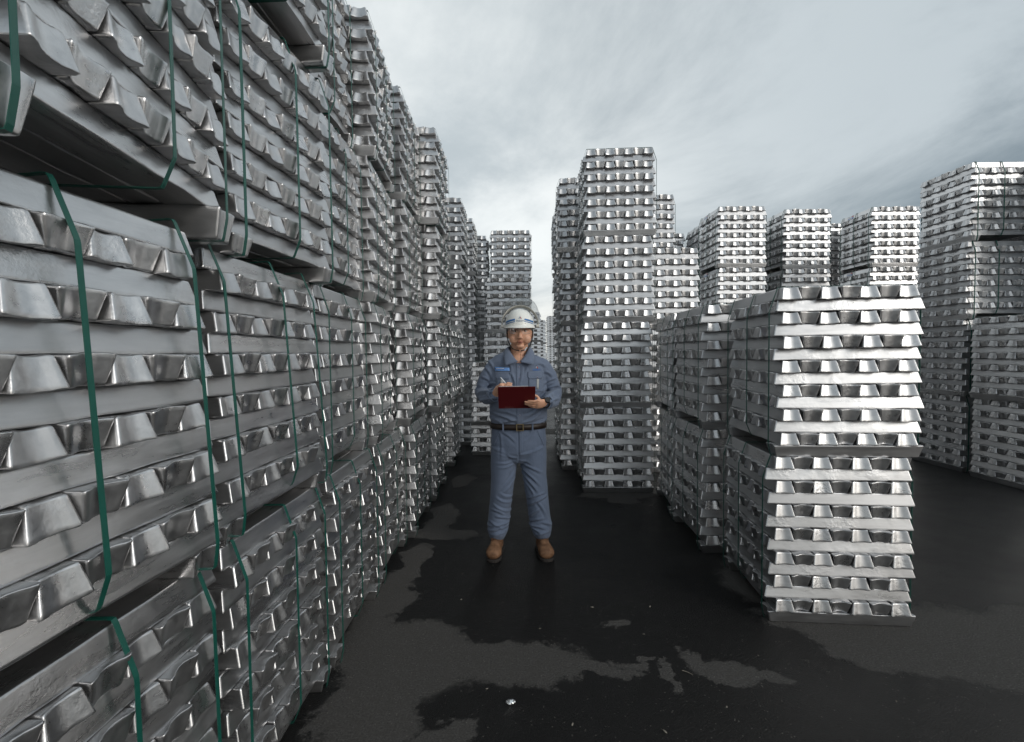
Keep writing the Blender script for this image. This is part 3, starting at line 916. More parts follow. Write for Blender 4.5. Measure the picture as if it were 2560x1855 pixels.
SHIRT_FOLDS = fold_set([(930, 1190, 1110, 1120, 1), (950, 1235, 1120, 1180, 1), (1000, 1280, 1110, 1250, .8), (960, 1150, 1060, 1085, .9), (950, 1100, 1095, 1040, .8), (985, 960, 1060, 1010, .7), (900, 860, 985, 900, .5),
    (300, 1125, 410, 1080, .9), (225, 1190, 390, 1150, 1), (240, 1270, 420, 1220, 1), (260, 1010, 350, 1060, .7), (300, 900, 370, 1010, .6), (340, 830, 400, 930, .5),
    (590, 950, 640, 1110, .7), (725, 890, 690, 1080, .7), (560, 840, 605, 950, .5), (775, 860, 745, 980, .5), (440, 1050, 520, 1120, .5),
    (390, 1420, 640, 1500, 1), (410, 1550, 640, 1480, .9), (910, 1430, 720, 1520, 1), (970, 1510, 720, 1560, .9), (880, 1380, 740, 1440, .8), (380, 1480, 520, 1545, .7), (470, 1390, 640, 1430, .6)], 1150, 720, 0.2191)
TROUSER_FOLDS = fold_set([(610, 470, 420, 500, .9), (600, 500, 430, 545, 1), (600, 430, 400, 380, .7), (640, 470, 760, 500, .8), (640, 500, 870, 600, 1), (660, 560, 840, 720, 1.1), (690, 640, 825, 800, 1.1), (700, 710, 790, 840, .9),
    (590, 600, 470, 760, .9), (580, 680, 470, 810, .9), (350, 340, 600, 440, .6), (900, 330, 650, 400, .6), (470, 160, 600, 260, .6), (800, 170, 690, 260, .5), (440, 170, 450, 420, .5),
    (550, 935, 400, 880, 1), (545, 1040, 370, 960, 1), (550, 870, 440, 830, .8), (345, 1010, 470, 1060, .8), (740, 890, 900, 830, 1), (735, 970, 930, 870, 1.1), (835, 930, 920, 1080, .9), (745, 1100, 860, 1000, .9),
    (290, 1200, 510, 1165, 1.3), (310, 1245, 500, 1205, 1.3), (320, 1150, 450, 1215, 1), (735, 1200, 900, 1215, 1.2), (890, 1150, 975, 1205, 1.3), (740, 1225, 850, 1260, 1), (390, 1080, 540, 1130, 1), (750, 1150, 900, 1110, 1), (360, 1290, 470, 1270, .7), (840, 1290, 950, 1260, .8)], 1150, 1040, 0.2313)
bm = bmesh.new()
tube(bm, [(0.006, 0.018, 1.418), (0.004, 0.016, 1.395), (0.002, 0.012, 1.350), (0, 0.006, 1.25), (0, 0.0, 1.13), (0, -0.004, 1.03), (0, -0.004, 0.970), (0, 0.0, 0.938), (0, 0.002, 0.90)],
     [(0.108, 0.072), (0.160, 0.084), (0.196, 0.102), (0.200, 0.126), (0.198, 0.136), (0.203, 0.142), (0.202, 0.139), (0.190, 0.125), (0.180, 0.115)], 40, flat=(1, 0, 0), cap=True)
for A, rr in ((ARM_L, [0.062, 0.066, 0.060, 0.052, 0.042]), (ARM_R, [0.062, 0.066, 0.060, 0.052, 0.042])):
    P = [Vector(p) for p in A]
    P[-1] = P[-2].lerp(P[-1], 0.93)
    mid1 = P[0].lerp(P[1], 0.5); mid2 = P[1].lerp(P[2], 0.55); mid3 = P[2].lerp(P[3], 0.45); mid4 = P[3].lerp(P[4], 0.5)
    tube(bm, [P[0], mid1, P[1], mid2, P[2] + Vector((0, 0.012, 0)), mid3, P[3], mid4, P[4]],
         [rr[0], 0.5 * (rr[0] + rr[1]) + 0.002, rr[1], 0.5 * (rr[1] + rr[2]), rr[2], 0.5 * (rr[2] + rr[3]), rr[3], 0.5 * (rr[3] + rr[4]) + 0.003, rr[4]], 20)
def shirt_disp(co):
    n1 = noise.noise(Vector((co.x * 7, co.y * 7 + 3, co.z * 12)))
    n2 = noise.noise(Vector((co.x * 17 + 5, co.y * 17, co.z * 20)))
    ax = abs(co.x)
    # soft rings round the sleeves, at the back as well
    arm = smoothstep(0.20, 0.24, ax) * smoothstep(1.32, 1.24, co.z)
    q = noise.noise(Vector((co.x * 6, co.y * 8 + 3, co.z * 30 + co.x * 14)))
    d = 0.0040 * n1 + 0.0024 * n2 + 0.0045 * arm * q
    if co.y < 0.03: d += 0.0105 * fold_height(co, SHIRT_FOLDS, 0.0085)
    return d * smoothstep(0.905, 0.965, co.z)
shirt_me = remesh('shirt', bm, 0.0055, 3, shirt_disp)
shirt_bvh = bvh_of(shirt_me)
bm = bmesh.new(); bm.from_mesh(shirt_me)
VB = 1.352
kill = [v for v in bm.verts if (v.co.y < 0.0 and v.co.z > VB and abs(v.co.x - 0.006) < 0.010 + (v.co.z - VB) * 0.62 and abs(v.co.x) < 0.075) or
        (v.co.z > 1.405 and (v.co.x - 0.008) ** 2 + (v.co.y - 0.016) ** 2 < 0.069 ** 2)]
bmesh.ops.delete(bm, geom=kill, context='VERTS')
bm.to_mesh(shirt_me); bm.free()
shirt_me.polygons.foreach_set('use_smooth', [True] * len(shirt_me.polygons))
shirt = obj('shirt', shirt_me, M_SHIRT, person)
# collar leaves
def catmull(P, n):
    P = [Vector(p) for p in P]; out = []
    Q = [P[0] * 2 - P[1]] + P + [P[-1] * 2 - P[-2]]
    for i in range(len(P) - 1):
        a, b_, c, d = Q[i], Q[i + 1], Q[i + 2], Q[i + 3]
        for k in range(n):
            t_ = k / n
            out.append(0.5 * ((2 * b_) + (c - a) * t_ + (2 * a - 5 * b_ + 4 * c - d) * t_ ** 2 + (3 * b_ - 3 * c + d - a) * t_ ** 3))
    out.append(P[-1]); return out
for s in (-1, 1):
    cx = 0.008
    inner = catmull([(cx, 0.088, 1.468), (cx + s * 0.052, 0.060, 1.468), (cx + s * 0.070, 0.010, 1.458), (cx + s * 0.058, -0.046, 1.428), (cx + s * 0.034, -0.086, 1.392), (cx + s * 0.010, -0.112, 1.358)], 5)
    outer = catmull([(cx, 0.104, 1.425), (cx + s * 0.072, 0.076, 1.430), (cx + s * 0.104, 0.012, 1.426), (cx + s * 0.106, -0.060, 1.395)], 5)
    outer = outer + [outer[-1].lerp(Vector((cx + s * 0.098, -0.122, 1.335)), k / 5) for k in range(1, 6)] + [Vector((cx + s * 0.098, -0.122, 1.335)).lerp(Vector((cx + s * 0.014, -0.119, 1.356)), k / 5) for k in range(1, 6)]
    rows = []
    for k, (a, b_) in enumerate(zip(inner, outer)):
        row = []
        for j in range(5):
            q = j / 4
            p = a.lerp(b_, q) + Vector((0, -0.006 if k > 10 else 0, 0.010 * math.sin(q * math.pi)))
            row.append(p)
        rows.append(row)
    vs = [tuple(p) for r_ in rows for p in r_]
    fs = [(i * 5 + j, i * 5 + j + 1, (i + 1) * 5 + j + 1, (i + 1) * 5 + j) for i in range(len(rows) - 1) for j in range(4)]
    c = obj('collar', mesh_from('collar', vs, fs), M_SHIRT, shirt)
    sd = c.modifiers.new('thickness', 'SOLIDIFY'); sd.thickness = 0.004; sd.offset = 0
# placket, buttons, pockets
conform('placket', shirt_bvh, [(-0.010, 0.918), (0.026, 0.918), (0.026, 1.350), (-0.010, 1.350)], M_SHIRT, shirt, 0.0025, 0.003, grid=4)
def disc(name, x, z, bvh, r, mat, parent, off=0.003):
    h = bvh.ray_cast(Vector((x, -0.8, z)), Vector((0, 1, 0)))
    b2 = bmesh.new()
    bmesh.ops.create_cone(b2, cap_ends=True, segments=14, radius1=r, radius2=r * 0.85, depth=0.003, matrix=Matrix.Translation((x, h[0].y - off, z)) @ Matrix.Rotation(math.pi / 2, 4, 'X'))
    return obj(name, mesh_bm(name, b2, False), mat, parent)
for z in (1.325, 1.252, 1.000, 0.938):
    k = disc('button', 0.008, z, shirt_bvh, 0.0062, M_BTNR, shirt, 0.005)
    disc('button_hole', 0.008, z, shirt_bvh, 0.0036, M_BTN, k, 0.0064)
for cx, w_ in ((-0.100, 0.052), (0.122, 0.054)):
    z1, z0 = 1.290, 1.242
    conform('pocket_flap', shirt_bvh, [(cx - w_, z1), (cx - w_, z0 + 0.012), (cx - w_ + 0.012, z0), (cx + w_ - 0.014, z0), (cx + w_, z0 + 0.014), (cx + w_, z1)], M_SHIRT, shirt, 0.0050, 0.0045, grid=3)
    conform('pocket', shirt_bvh, [(cx - w_ + 0.002, 1.284), (cx - w_ + 0.002, 1.150), (cx + w_ - 0.002, 1.150), (cx + w_ - 0.002, 1.284)], M_SHIRT, shirt, 0.0022, 0.003, grid=3)
k = disc('button', 0.132, 1.252, shirt_bvh, 0.0062, M_BTNR, shirt, 0.009); disc('button_hole', 0.132, 1.252, shirt_bvh, 0.0036, M_BTN, k, 0.0104)
conform('reflective_tape', shirt_bvh, [(0.128, 1.241), (0.144, 1.241), (0.140, 1.172), (0.126, 1.172)], M_REFL, shirt, 0.0055, 0.002, grid=2)
conform('reflective_tape', shirt_bvh, [(-0.118, 1.241), (-0.100, 1.241), (-0.104, 1.180), (-0.120, 1.180)], M_REFL, shirt, 0.0055, 0.002, grid=2)
nt = conform('name_tag', shirt_bvh, [(-0.158, 1.325), (-0.057, 1.319), (-0.056, 1.298), (-0.155, 1.300)], M_TAG, shirt, 0.0045, 0.0025, grid=3)
conform('name_tag_panel', shirt_bvh, [(-0.152, 1.319), (-0.090, 1.315), (-0.090, 1.307), (-0.151, 1.309)], M_TAGD, nt, 0.0062, 0.001, grid=2)
for i, (a, b_) in enumerate(((-0.149, -0.141), (-0.139, -0.131), (-0.129, -0.124), (-0.122, -0.112), (-0.110, -0.103), (-0.101, -0.093))):
    conform('name_letters', shirt_bvh, [(a, 1.3160), (b_, 1.3155), (b_, 1.3105), (a, 1.3110)], M_WHITE, nt, 0.0070, 0.0008, grid=1)
def text_on(name, s, x, z, size, bvh, mat, parent, off, d=1, ysrc=-0.8):
    cu = D.curves.new(name, 'FONT'); cu.body = s; cu.size = size; cu.align_x = 'CENTER'; cu.align_y = 'CENTER'; cu.resolution_u = 3
    o = D.objects.new(name, cu); COL.objects.link(o)
    dg = bpy.context.evaluated_depsgraph_get(); dg.update()
    me = D.meshes.new_from_object(o.evaluated_get(dg)); D.objects.remove(o); D.curves.remove(cu)
    last = -0.12
    for v in me.vertices:
        X, Z = v.co.x + x, v.co.y + z
        h = bvh.ray_cast(Vector((X, ysrc, Z)), Vector((0, 1, 0)))
        last = h[0].y if h[0] else last
        v.co = Vector((X, last - off, Z))
    me.materials.clear(); me.name = name
    o = obj(name, me, mat, parent)
    sd = o.modifiers.new('thickness', 'SOLIDIFY'); sd.thickness = 0.0006
    return o
text_on('breast_lettering', 'inalum', 0.128, 1.304, 0.0200, shirt_bvh, flat_mat('breast_blue', (0.02, 0.16, 0.55), 0.6), shirt, 0.0036)
conform('breast_emblem', shirt_bvh, [(0.122, 1.313), (0.128, 1.328), (0.132, 1.328), (0.127, 1.313)], M_WHITE, shirt, 0.0036, 0.001, grid=1)
conform('breast_emblem', shirt_bvh, [(0.129, 1.318), (0.132, 1.328), (0.139, 1.313), (0.134, 1.313)], M_LRED, shirt, 0.0036, 0.001, grid=1)
conform('breast_emblem', shirt_bvh, [(0.125, 1.328), (0.128, 1.335), (0.134, 1.325), (0.132, 1.321)], M_BTN, shirt, 0.0038, 0.001, grid=1)
# cuff bands
for A, ttl in ((ARM_L, 'cuff'), (ARM_R, 'cuff')):
    b2 = bmesh.new()
    p, q = Vector(A[-2]).lerp(Vector(A[-1]), 0.70), Vector(A[-2]).lerp(Vector(A[-1]), 0.98)
    tube(b2, [p, p.lerp(q, 0.5), q], [0.048, 0.0475, 0.046], 24, cap=False)
    c = obj('cuff', mesh_bm('cuff', b2), M_SHIRT, shirt); c.modifiers.new('thickness', 'SOLIDIFY').thickness = 0.004
# watch on his left wrist
b2 = bmesh.new()
p, q = Vector(ARM_R[-2]).lerp(Vector(ARM_R[-1]), 1.00), Vector(ARM_R[-2]).lerp(Vector(ARM_R[-1]), 1.18)
tube(b2, [p, p.lerp(q, .5), q], [0.0345, 0.036, 0.0345], 24, cap=False)
wa = obj('watch', mesh_bm('watch', b2), M_WATCH, person); wa.modifiers.new('thickness', 'SOLIDIFY').thickness = 0.006
mid = p.lerp(q, .5)
b2 = bmesh.new(); bmesh.ops.create_cone(b2, cap_ends=True, segments=20, radius1=0.020, radius2=0.018, depth=0.010, matrix=Matrix.Translation(mid + Vector((0.012, -0.030, 0.022))) @ (Vector((0.3, -0.8, 0.55)).to_track_quat('Z', 'Y').to_matrix().to_4x4()))
obj('watch_case', mesh_bm('watch_case', b2, False), M_WATCH, wa)

# ---- trousers
bm = bmesh.new()
tube(bm, [(0, 0.002, 0.925), (0, 0.002, 0.88), (0, 0.006, 0.80), (0, 0.010, 0.735)], [(0.182, 0.118), (0.190, 0.124), (0.197, 0.132), (0.190, 0.130)], 32, flat=(1, 0, 0))
for s in (-1, 1):
    tube(bm, [(s * 0.098, 0.008, 0.76), (s * 0.104, 0.006, 0.66), (s * 0.112, 0.0, 0.54), (s * 0.126, 0.002, 0.42), (s * 0.140, 0.010, 0.29), (s * 0.152, 0.012, 0.20), (s * 0.160, 0.010, 0.150)],
         [(0.098, 0.114), (0.094, 0.106), (0.085, 0.094), (0.079, 0.086), (0.077, 0.086), (0.077, 0.088), (0.070, 0.090)], 28, flat=(1, 0, 0))
def trouser_disp(co):
    s = 1 if co.x > 0 else -1
    n1 = noise.noise(Vector((co.x * 8, co.y * 8 + 4, co.z * 9)))
    n2 = noise.noise(Vector((co.x * 14, co.y * 14, co.z * 22)))
    cuff = smoothstep(0.34, 0.20, co.z)
    d = 0.0035 * n1 + 0.0015 * n2 + 0.0045 * cuff * n2
    if co.y < 0.02: d += 0.0080 * fold_height(co, TROUSER_FOLDS, 0.0085)
    if co.y < 0 and 0.66 < co.z < 0.88: d -= 0.004 * math.exp(-(co.x / 0.006) ** 2)
    return d
trou_me = remesh('trousers', bm, 0.0055, 3, trouser_disp)
trousers = obj('trousers', trou_me, M_TROU, person)
trou_bvh = bvh_of(trou_me)
conform('fly', trou_bvh, [(0.002, 0.730), (0.026, 0.750), (0.028, 0.890), (0.002, 0.890)], M_TROU, trousers, 0.0018, 0.003, grid=3)
for s in (-1, 1):
    conform('pocket_edge', trou_bvh, [(s * 0.128, 0.885), (s * 0.134, 0.885), (s * 0.180, 0.775), (s * 0.174, 0.775)], M_TROU, trousers, 0.0025, 0.003, grid=3)
# belt with buckle and loops
bm = bmesh.new()
tube(bm, [(0, 0.001, 0.936), (0, 0.001, 0.916), (0, 0.001, 0.897)], [(0.199, 0.135), (0.2005, 0.1365), (0.199, 0.135)], 48, flat=(1, 0, 0), cap=False)
belt = obj('belt', mesh_bm('belt', bm), M_BELT, person); belt.modifiers.new('thickness', 'SOLIDIFY').thickness = 0.004
bm = bmesh.new()
for a in ((-0.022, -0.016), (0.022, 0.028)):
    bmesh.ops.create_cube(bm, size=1, matrix=Matrix.Translation(((a[0] + a[1]) / 2 + 0.006, -0.140, 0.916)) @ Matrix.Diagonal((0.007, 0.006, 0.046, 1)))
for zz_ in (0.8945, 0.9375): bmesh.ops.create_cube(bm, size=1, matrix=Matrix.Translation((0.009, -0.140, zz_)) @ Matrix.Diagonal((0.048, 0.005, 0.005, 1)))
obj('buckle', mesh_bm('buckle', bm, False), M_BRASS, belt)
for x in (-0.105, 0.095):
    yy = -0.1365 * math.sqrt(1 - (x / 0.2005) ** 2)
    o = obj('belt_loop', box_mesh('belt_loop', 0.011, 0.004, 0.054, None, 0.001), M_TROU, trousers, (x, yy - 0.004, 0.914), (0, 0, -x * 2.2))

# ---- boots
for s in (-1, 1):
    rt = empty('boot_root', (0, 0, 0)); D.objects.remove(rt)
    A = Matrix.Translation((s * 0.163, 0, 0)) @ Matrix.Rotation(s * 0.16, 4, 'Z')
    bm = bmesh.new()
    tube(bm, [(0, 0.055, 0.060), (0, 0.0, 0.062), (0, -0.060, 0.060), (0, -0.110, 0.052), (0, -0.138, 0.046)], [(0.040, 0.042), (0.042, 0.046), (0.048, 0.046), (0.055, 0.043), (0.049, 0.034)], 20, flat=(1, 0, 0))
    tube(bm, [(0, 0.028, 0.05), (0, 0.026, 0.11), (0, 0.026, 0.17), (0, 0.026, 0.215)], [(0.042, 0.055), (0.040, 0.052), (0.042, 0.052), (0.044, 0.054)], 20, flat=(1, 0, 0))
    tube(bm, [(0, -0.075, 0.085), (0, -0.040, 0.105), (0, -0.012, 0.140)], [(0.034, 0.022), (0.034, 0.026), (0.034, 0.028)], 16, flat=(1, 0, 0))
    for v in bm.verts: v.co = A @ v.co
    bt = obj('boot', remesh('boot', bm, 0.005, 3, lambda co: 0.002 * noise.noise(co * 30)), M_BOOT, person)
    bb = bvh_of(bt.data)
    # sole
    bm = bmesh.new(); ring = []
    prof = [(-0.001, -0.176), (0.030, -0.168), (0.050, -0.140), (0.056, -0.105), (0.052, -0.06), (0.045, 0.0), (0.046, 0.06), (0.038, 0.096), (0.0, 0.108)]
    prof = prof + [(-x, y) for x, y in prof[-2:0:-1]]
    cv_ = catmull([(x, y, 0) for x, y in prof] + [(prof[0][0], prof[0][1], 0)], 3)[:-1]
    for z, k in ((0.0, 0.97), (0.003, 1.0), (0.015, 1.0), (0.020, 0.95)):
        ring.append([bm.verts.new(A @ Vector((p.x * k * 0.92, p.y * k * 0.96, z))) for p in cv_])
    n_ = len(cv_)
    for a, b_ in zip(ring, ring[1:]):
        for k in range(n_): bm.faces.new((a[k], a[(k + 1) % n_], b_[(k + 1) % n_], b_[k]))
    bm.faces.new(ring[0][::-1]); bm.faces.new(ring[-1])
    bmesh.ops.recalc_face_normals(bm, faces=bm.faces)
    obj('sole', mesh_bm('sole', bm, False), M_SOLE, bt)
    # laces and eyelets
    def onboot(x, y_guess, z):
        o_, dd = A @ Vector((x, -0.30, z + 0.12)), (A.to_3x3() @ Vector((0, 0.30, -0.12))).normalized()
        h = bb.ray_cast(o_, dd)
        return h[0] + Vector((0, -0.002, 0.002)) if h[0] else A @ Vector((x, y_guess, z))
    for k, z in enumerate((0.102, 0.116, 0.130, 0.144)):
        bm = bmesh.new()
        pts = [onboot(x, -0.05, z + (0.004 if j % 2 else 0)) for j, x in enumerate((-0.024, -0.012, 0.0, 0.012, 0.024))]
        tube(bm, pts, [0.0042] * 5, 8)
        obj('lace', mesh_bm('lace', bm), M_LACE, bt)
        for x in (-0.027, 0.027):
            bm = bmesh.new(); ell(bm, onboot(x, -0.05, z), (0.0035, 0.0035, 0.0035), (0, 0, 0), 8, 6)
            obj('eyelet', mesh_bm('eyelet', bm), M_BRASS, bt)
    # seam where the toe cap meets the quarters
    bm = bmesh.new()
    pts = [onboot(x, -0.08, z) for x, z in ((-0.046, 0.060), (-0.040, 0.078), (-0.028, 0.088), (-0.014, 0.096), (0, 0.099), (0.014, 0.096), (0.028, 0.088), (0.040, 0.078), (0.046, 0.060))]
    tube(bm, pts, [0.0018] * len(pts), 6)
    obj('toe_seam', mesh_bm('toe_seam', bm), M_LACE, bt)

# ---- helmet with its raised face shield
HC = Vector((HX - 0.002, -0.008, 1.602))
bm = bmesh.new()
NU, NV = 48, 16
ringv = []
for j in range(NV + 1):
    ph = math.pi / 2 * j / NV
    rr = []
    for i in range(NU):
        th = 2 * math.pi * i / NU
        cr = math.cos(ph) ** 0.86
        x, y, z = 0.104 * cr * math.cos(th), 0.128 * cr * math.sin(th), 0.122 * math.sin(ph)
        if j == NV: x = y = 0.0
        rr.append((x, y, z))
    ringv.append(rr)
verts, faces = [], []
# brim flare first
for i in range(NU):
    th = 2 * math.pi * i / NU
    front = max(0.0, -math.sin(th))
    k = 1.085 + 0.10 * front ** 2
    verts.append((0.104 * k * math.cos(th), 0.128 * k * math.sin(th), -0.016 + 0.004 * abs(math.cos(th))))
for i in range(NU):
    th = 2 * math.pi * i / NU
    verts.append((0.104 * 1.03 * math.cos(th), 0.128 * 1.03 * math.sin(th), -0.006))
for j in range(NV):
    verts += ringv[j]
verts.append((0, 0, 0.122))
for j in range(NV + 1):
    for i in range(NU):
        a, b_ = j * NU + i, j * NU + (i + 1) % NU
        faces.append((a, b_, b_ + NU, a + NU))
top = len(verts) - 1; base = (NV + 1) * NU
for i in range(NU): faces.append((base + i, base + (i + 1) % NU, top))
hv = [tuple(Vector(v) + HC) for v in verts]
hel_me = mesh_from('helmet', hv, faces)
bm = bmesh.new(); bm.from_mesh(hel_me); bmesh.ops.recalc_face_normals(bm, faces=bm.faces); bm.to_mesh(hel_me); bm.free()
hel_me.polygons.foreach_set('use_smooth', [True] * len(hel_me.polygons))
helmet = obj('helmet', hel_me, M_HELM, person)
sd = helmet.modifiers.new('thickness', 'SOLIDIFY'); sd.thickness = 0.003; sd.offset = -1
hb = bvh_of(hel_me)
def hstripe(s, z0, z1, rise):
    xs = [0.032 + 0.063 * k / 8 for k in range(9)]
    def zc(x, z): return z - rise * (x / 0.1) ** 2
    poly = [(HC.x + s * x, zc(x, z0)) for x in xs] + [(HC.x + s * x, zc(x, z1)) for x in xs[::-1]]
    return conform('helmet_stripe', hb, poly, M_HBLUE, helmet, 0.0012, 0.001, grid=2)
for s in (-1, 1):
    hstripe(s, 1.6395, 1.6515, 0.018); hstripe(s, 1.6290, 1.6340, 0.018)
text_on('helmet_lettering', 'inalum', HC.x + 0.003, 1.6355, 0.0215, hb, M_LOGO, helmet, 0.0016)
conform('helmet_emblem', hb, [(HC.x - 0.007, 1.6480), (HC.x - 0.001, 1.6640), (HC.x + 0.004, 1.6640), (HC.x - 0.003, 1.6480)], M_LOGO, helmet, 0.0016, 0.0008, grid=1)
conform('helmet_emblem', hb, [(HC.x + 0.004, 1.6540), (HC.x + 0.005, 1.6640), (HC.x + 0.013, 1.6480), (HC.x + 0.008, 1.6480)], M_LRED, helmet, 0.0016, 0.0008, grid=1)
for x in (-0.037, 0.037):
    disc('helmet_rivet', HC.x + x, 1.617, hb, 0.0032, M_CREAM, helmet, 0.001)
# band + shield (hinged at the temples, swung up over the crown)
piv = Vector((HC.x + 0.004, HC.y - 0.004, 1.612))
TH_ = math.radians(118)
def swing(phi, R, s_, TH_=TH_):
    y, z = -R * math.cos(phi), -s_
    c_, sn = math.cos(TH_), math.sin(TH_)
    yy, zz_ = y * c_ + z * sn, -y * sn + z * c_
    return piv + Vector((R * 0.93 * math.sin(phi), yy, zz_))
def sheet(name, mat, s0, s1, R0, R1, n=36, m=6, lim=92, parent=None, thick=0.0015, TH_=TH_):
    vs, fs = [], []
    for j in range(m + 1):
        q = j / m
        for i in range(n + 1):
            ph = math.radians(-lim + 2 * lim * i / n)
            taper = 1 - 0.38 * (abs(ph) / math.radians(lim)) ** 3
            vs.append(tuple(swing(ph, R0 + (R1 - R0) * q, s0 + (s1 - s0) * q * taper, TH_)))
    for j in range(m):
        for i in range(n): fs.append((j * (n + 1) + i, j * (n + 1) + i + 1, (j + 1) * (n + 1) + i + 1, (j + 1) * (n + 1) + i))
    o = obj(name, mesh_from(name, vs, fs), mat, parent or helmet)
    o.modifiers.new('thickness', 'SOLIDIFY').thickness = thick
    return o
band = sheet('visor_band', M_CREAM, -0.030, 0.012, 0.132, 0.138, m=3, lim=95, thick=0.004, TH_=math.radians(100))
shield = sheet('face_shield', M_CLEAR, 0.008, 0.150, 0.139, 0.138, m=8, lim=88, thick=0.0012)
b2 = bmesh.new()
pts = [swing(math.radians(-88 + 176 * i / 30), 0.138, 0.008 + 0.142 * (1 - 0.38 * (abs(-88 + 176 * i / 30) / 88) ** 3)) for i in range(31)]
tube(b2, pts, [0.0011] * 31, 6)
obj('shield_rim', mesh_bm('shield_rim', b2), M_EDGE, shield)
for s in (-1, 1):
    b2 = bmesh.new()
    bmesh.ops.create_cone(b2, cap_ends=True, segments=16, radius1=0.013, radius2=0.011, depth=0.020, matrix=Matrix.Translation((piv.x + s * 0.122, piv.y, 1.604)) @ Matrix.Rotation(math.pi / 2, 4, 'Y'))
    obj('visor_knob', mesh_bm('visor_knob', b2, False), M_CREAM, helmet)
# chin strap, clip and cord
for s in (-1, 1):
    b2 = bmesh.new()
    pts = catmull([(HX + s * 0.090, -0.010, 1.590), (HX + s * 0.0885, -0.020, 1.540), (HX + s * 0.078, -0.030, 1.490), (HX + s * 0.050, -0.052, 1.448), (HX + s * 0.006, -0.080, 1.434)], 4)
    tube(b2, pts, [(0.004, 0.0022)] * len(pts), 8)
    obj('chin_strap', mesh_bm('chin_strap', b2), M_CORD, helmet)
o = obj('strap_clip', box_mesh('strap_clip', 0.0085, 0.005, 0.030, None, 0.0015), M_WHITE, helmet, (HX + 0.038, -0.066, 1.446), (0.2, 0.62, 0.2))
b2 = bmesh.new()
pts = [(HX + 0.004, -0.082, 1.434), (HX + 0.002, -0.097, 1.412), (HX, -0.104, 1.385), (HX - 0.001, -0.109, 1.362)]
tube(b2, pts, [0.0008] * 4, 6)
obj('cord', mesh_bm('cord', b2), M_CORD, helmet)

# ---- clear safety glasses
gl = D.objects.new('safety_glasses', None); gl.parent = person; COL.objects.link(gl)
for s in (-1, 1):
    vs, fs = [], []
    n_, m_ = 10, 5
    for j in range(m_ + 1):
        for i in range(n_ + 1):
            q, r_ = i / n_, j / m_
            x = 0.006 + 0.064 * q
            zt = 1.5865 - 0.002 * q; zb = 1.5505 + 0.016 * max(0, 0.35 - q) / 0.35 + 0.010 * max(0, q - 0.6)
            vs.append((HX + s * x, -0.126 + 0.058 * q ** 2.2, zb + (zt - zb) * r_))
    for j in range(m_):
        for i in range(n_): fs.append((j * (n_ + 1) + i, j * (n_ + 1) + i + 1, (j + 1) * (n_ + 1) + i + 1, (j + 1) * (n_ + 1) + i))
    o = obj('lens', mesh_from('lens', vs, fs), M_CLEAR, gl)
    b2 = bmesh.new()
    rim = [vs[i] for i in range(n_ + 1)]
    tube(b2, rim, [0.0006] * len(rim), 6)
    rim = [vs[m_ * (n_ + 1) + i] for i in range(n_ + 1)]
    tube(b2, rim, [0.0010] * len(rim), 6)
    tube(b2, [vs[0], vs[m_ * (n_ + 1)]], [0.0010] * 2, 6)
    tube(b2, [(HX + s * 0.070, -0.068, 1.582), (HX + s * 0.080, -0.030, 1.578), (HX + s * 0.083, 0.01, 1.572)], [(0.0012, 0.003)] * 3, 8)
    obj('rim', mesh_bm('rim', b2), M_EDGE, gl)

# ------------------------------------------------------------------ clipboard and pen (held: things of their own)
def place_board(name, x0, x1, t0, t1, h, thick, mat, parent, bev=0.0012):
    me = box_mesh(name, x1 - x0, t1 - t0, thick, mat, bev)
    o = D.objects.new(name, me)
    c = onboard((x0 + x1) / 2, (t0 + t1) / 2, h)
    R = Matrix((Vector((1, 0, 0)), bd, -bn)).transposed()
    return o, Matrix.Translation(c) @ R.to_4x4()
LB = (BT - BB).length
clip_t = D.objects.new('clipboard', None); COL.objects.link(clip_t)
clip_t.location = MAN
tag(clip_t, 'dark red clipboard tilted in the worker\'s hands, its back to the camera', 'clipboard')
M_RED = flat_mat('dark_red_board', (0.105, 0.0075, 0.0095), 0.42, var=0.10, scale=14)
TW = Matrix.Rotation(math.radians(-0.9), 4, 'Y')
def bpart(name, *a, **k):
    o, M = place_board(name, *a, **k); COL.objects.link(o); o.parent = clip_t; o.matrix_local = M
    return o
bpart('board', -0.130, 0.106, 0.0, LB, 0.0, 0.0032, M_RED, clip_t)
bpart('paper', -0.122, 0.060, 0.010, LB + 0.0035, -0.0024, 0.0012, M_WHITE, clip_t, bev=0)
bpart('clip', 0.066, 0.098, 0.06, LB - 0.05, -0.006, 0.008, flat_mat('clip_steel', (0.5, 0.5, 0.5), 0.3, 1.0), clip_t)
for x in (-0.060, 0.036): bpart('rivet', x - 0.0022, x + 0.0022, LB - 0.012, LB - 0.0076, 0.0020, 0.0016, M_BRASS, clip_t, bev=0)
M_FADE = flat_mat('faded_print', (0.22, 0.10, 0.10), 0.5)
xx = -0.088
for wd_ in (0.006, 0.004, 0.005, 0.003, 0.007, 0.004, 0.003, 0.005):
    bpart('faded_lettering', xx, xx + wd_, 0.011, 0.0165, 0.0018, 0.0005, M_FADE, clip_t, bev=0); xx += wd_ + 0.0025
pen = D.objects.new('pen', None); COL.objects.link(pen); pen.location = MAN
tag(pen, 'slim pale pen in the worker\'s writing hand above the clipboard', 'pen')
b2 = bmesh.new()
pb = tip + Vector((-0.062, 0.035, 0.070))
tube(b2, [tip + (pb - tip) * 0.12, tip + (pb - tip) * 0.5, pb], [0.0032, 0.0038, 0.0038], 10)
obj('barrel', mesh_bm('barrel', b2), M_WHITE, pen)
b2 = bmesh.new(); tube(b2, [tip, tip + (pb - tip) * 0.12], [0.0008, 0.0028], 8)
obj('nib', mesh_bm('nib', b2), M_WATCH, pen)

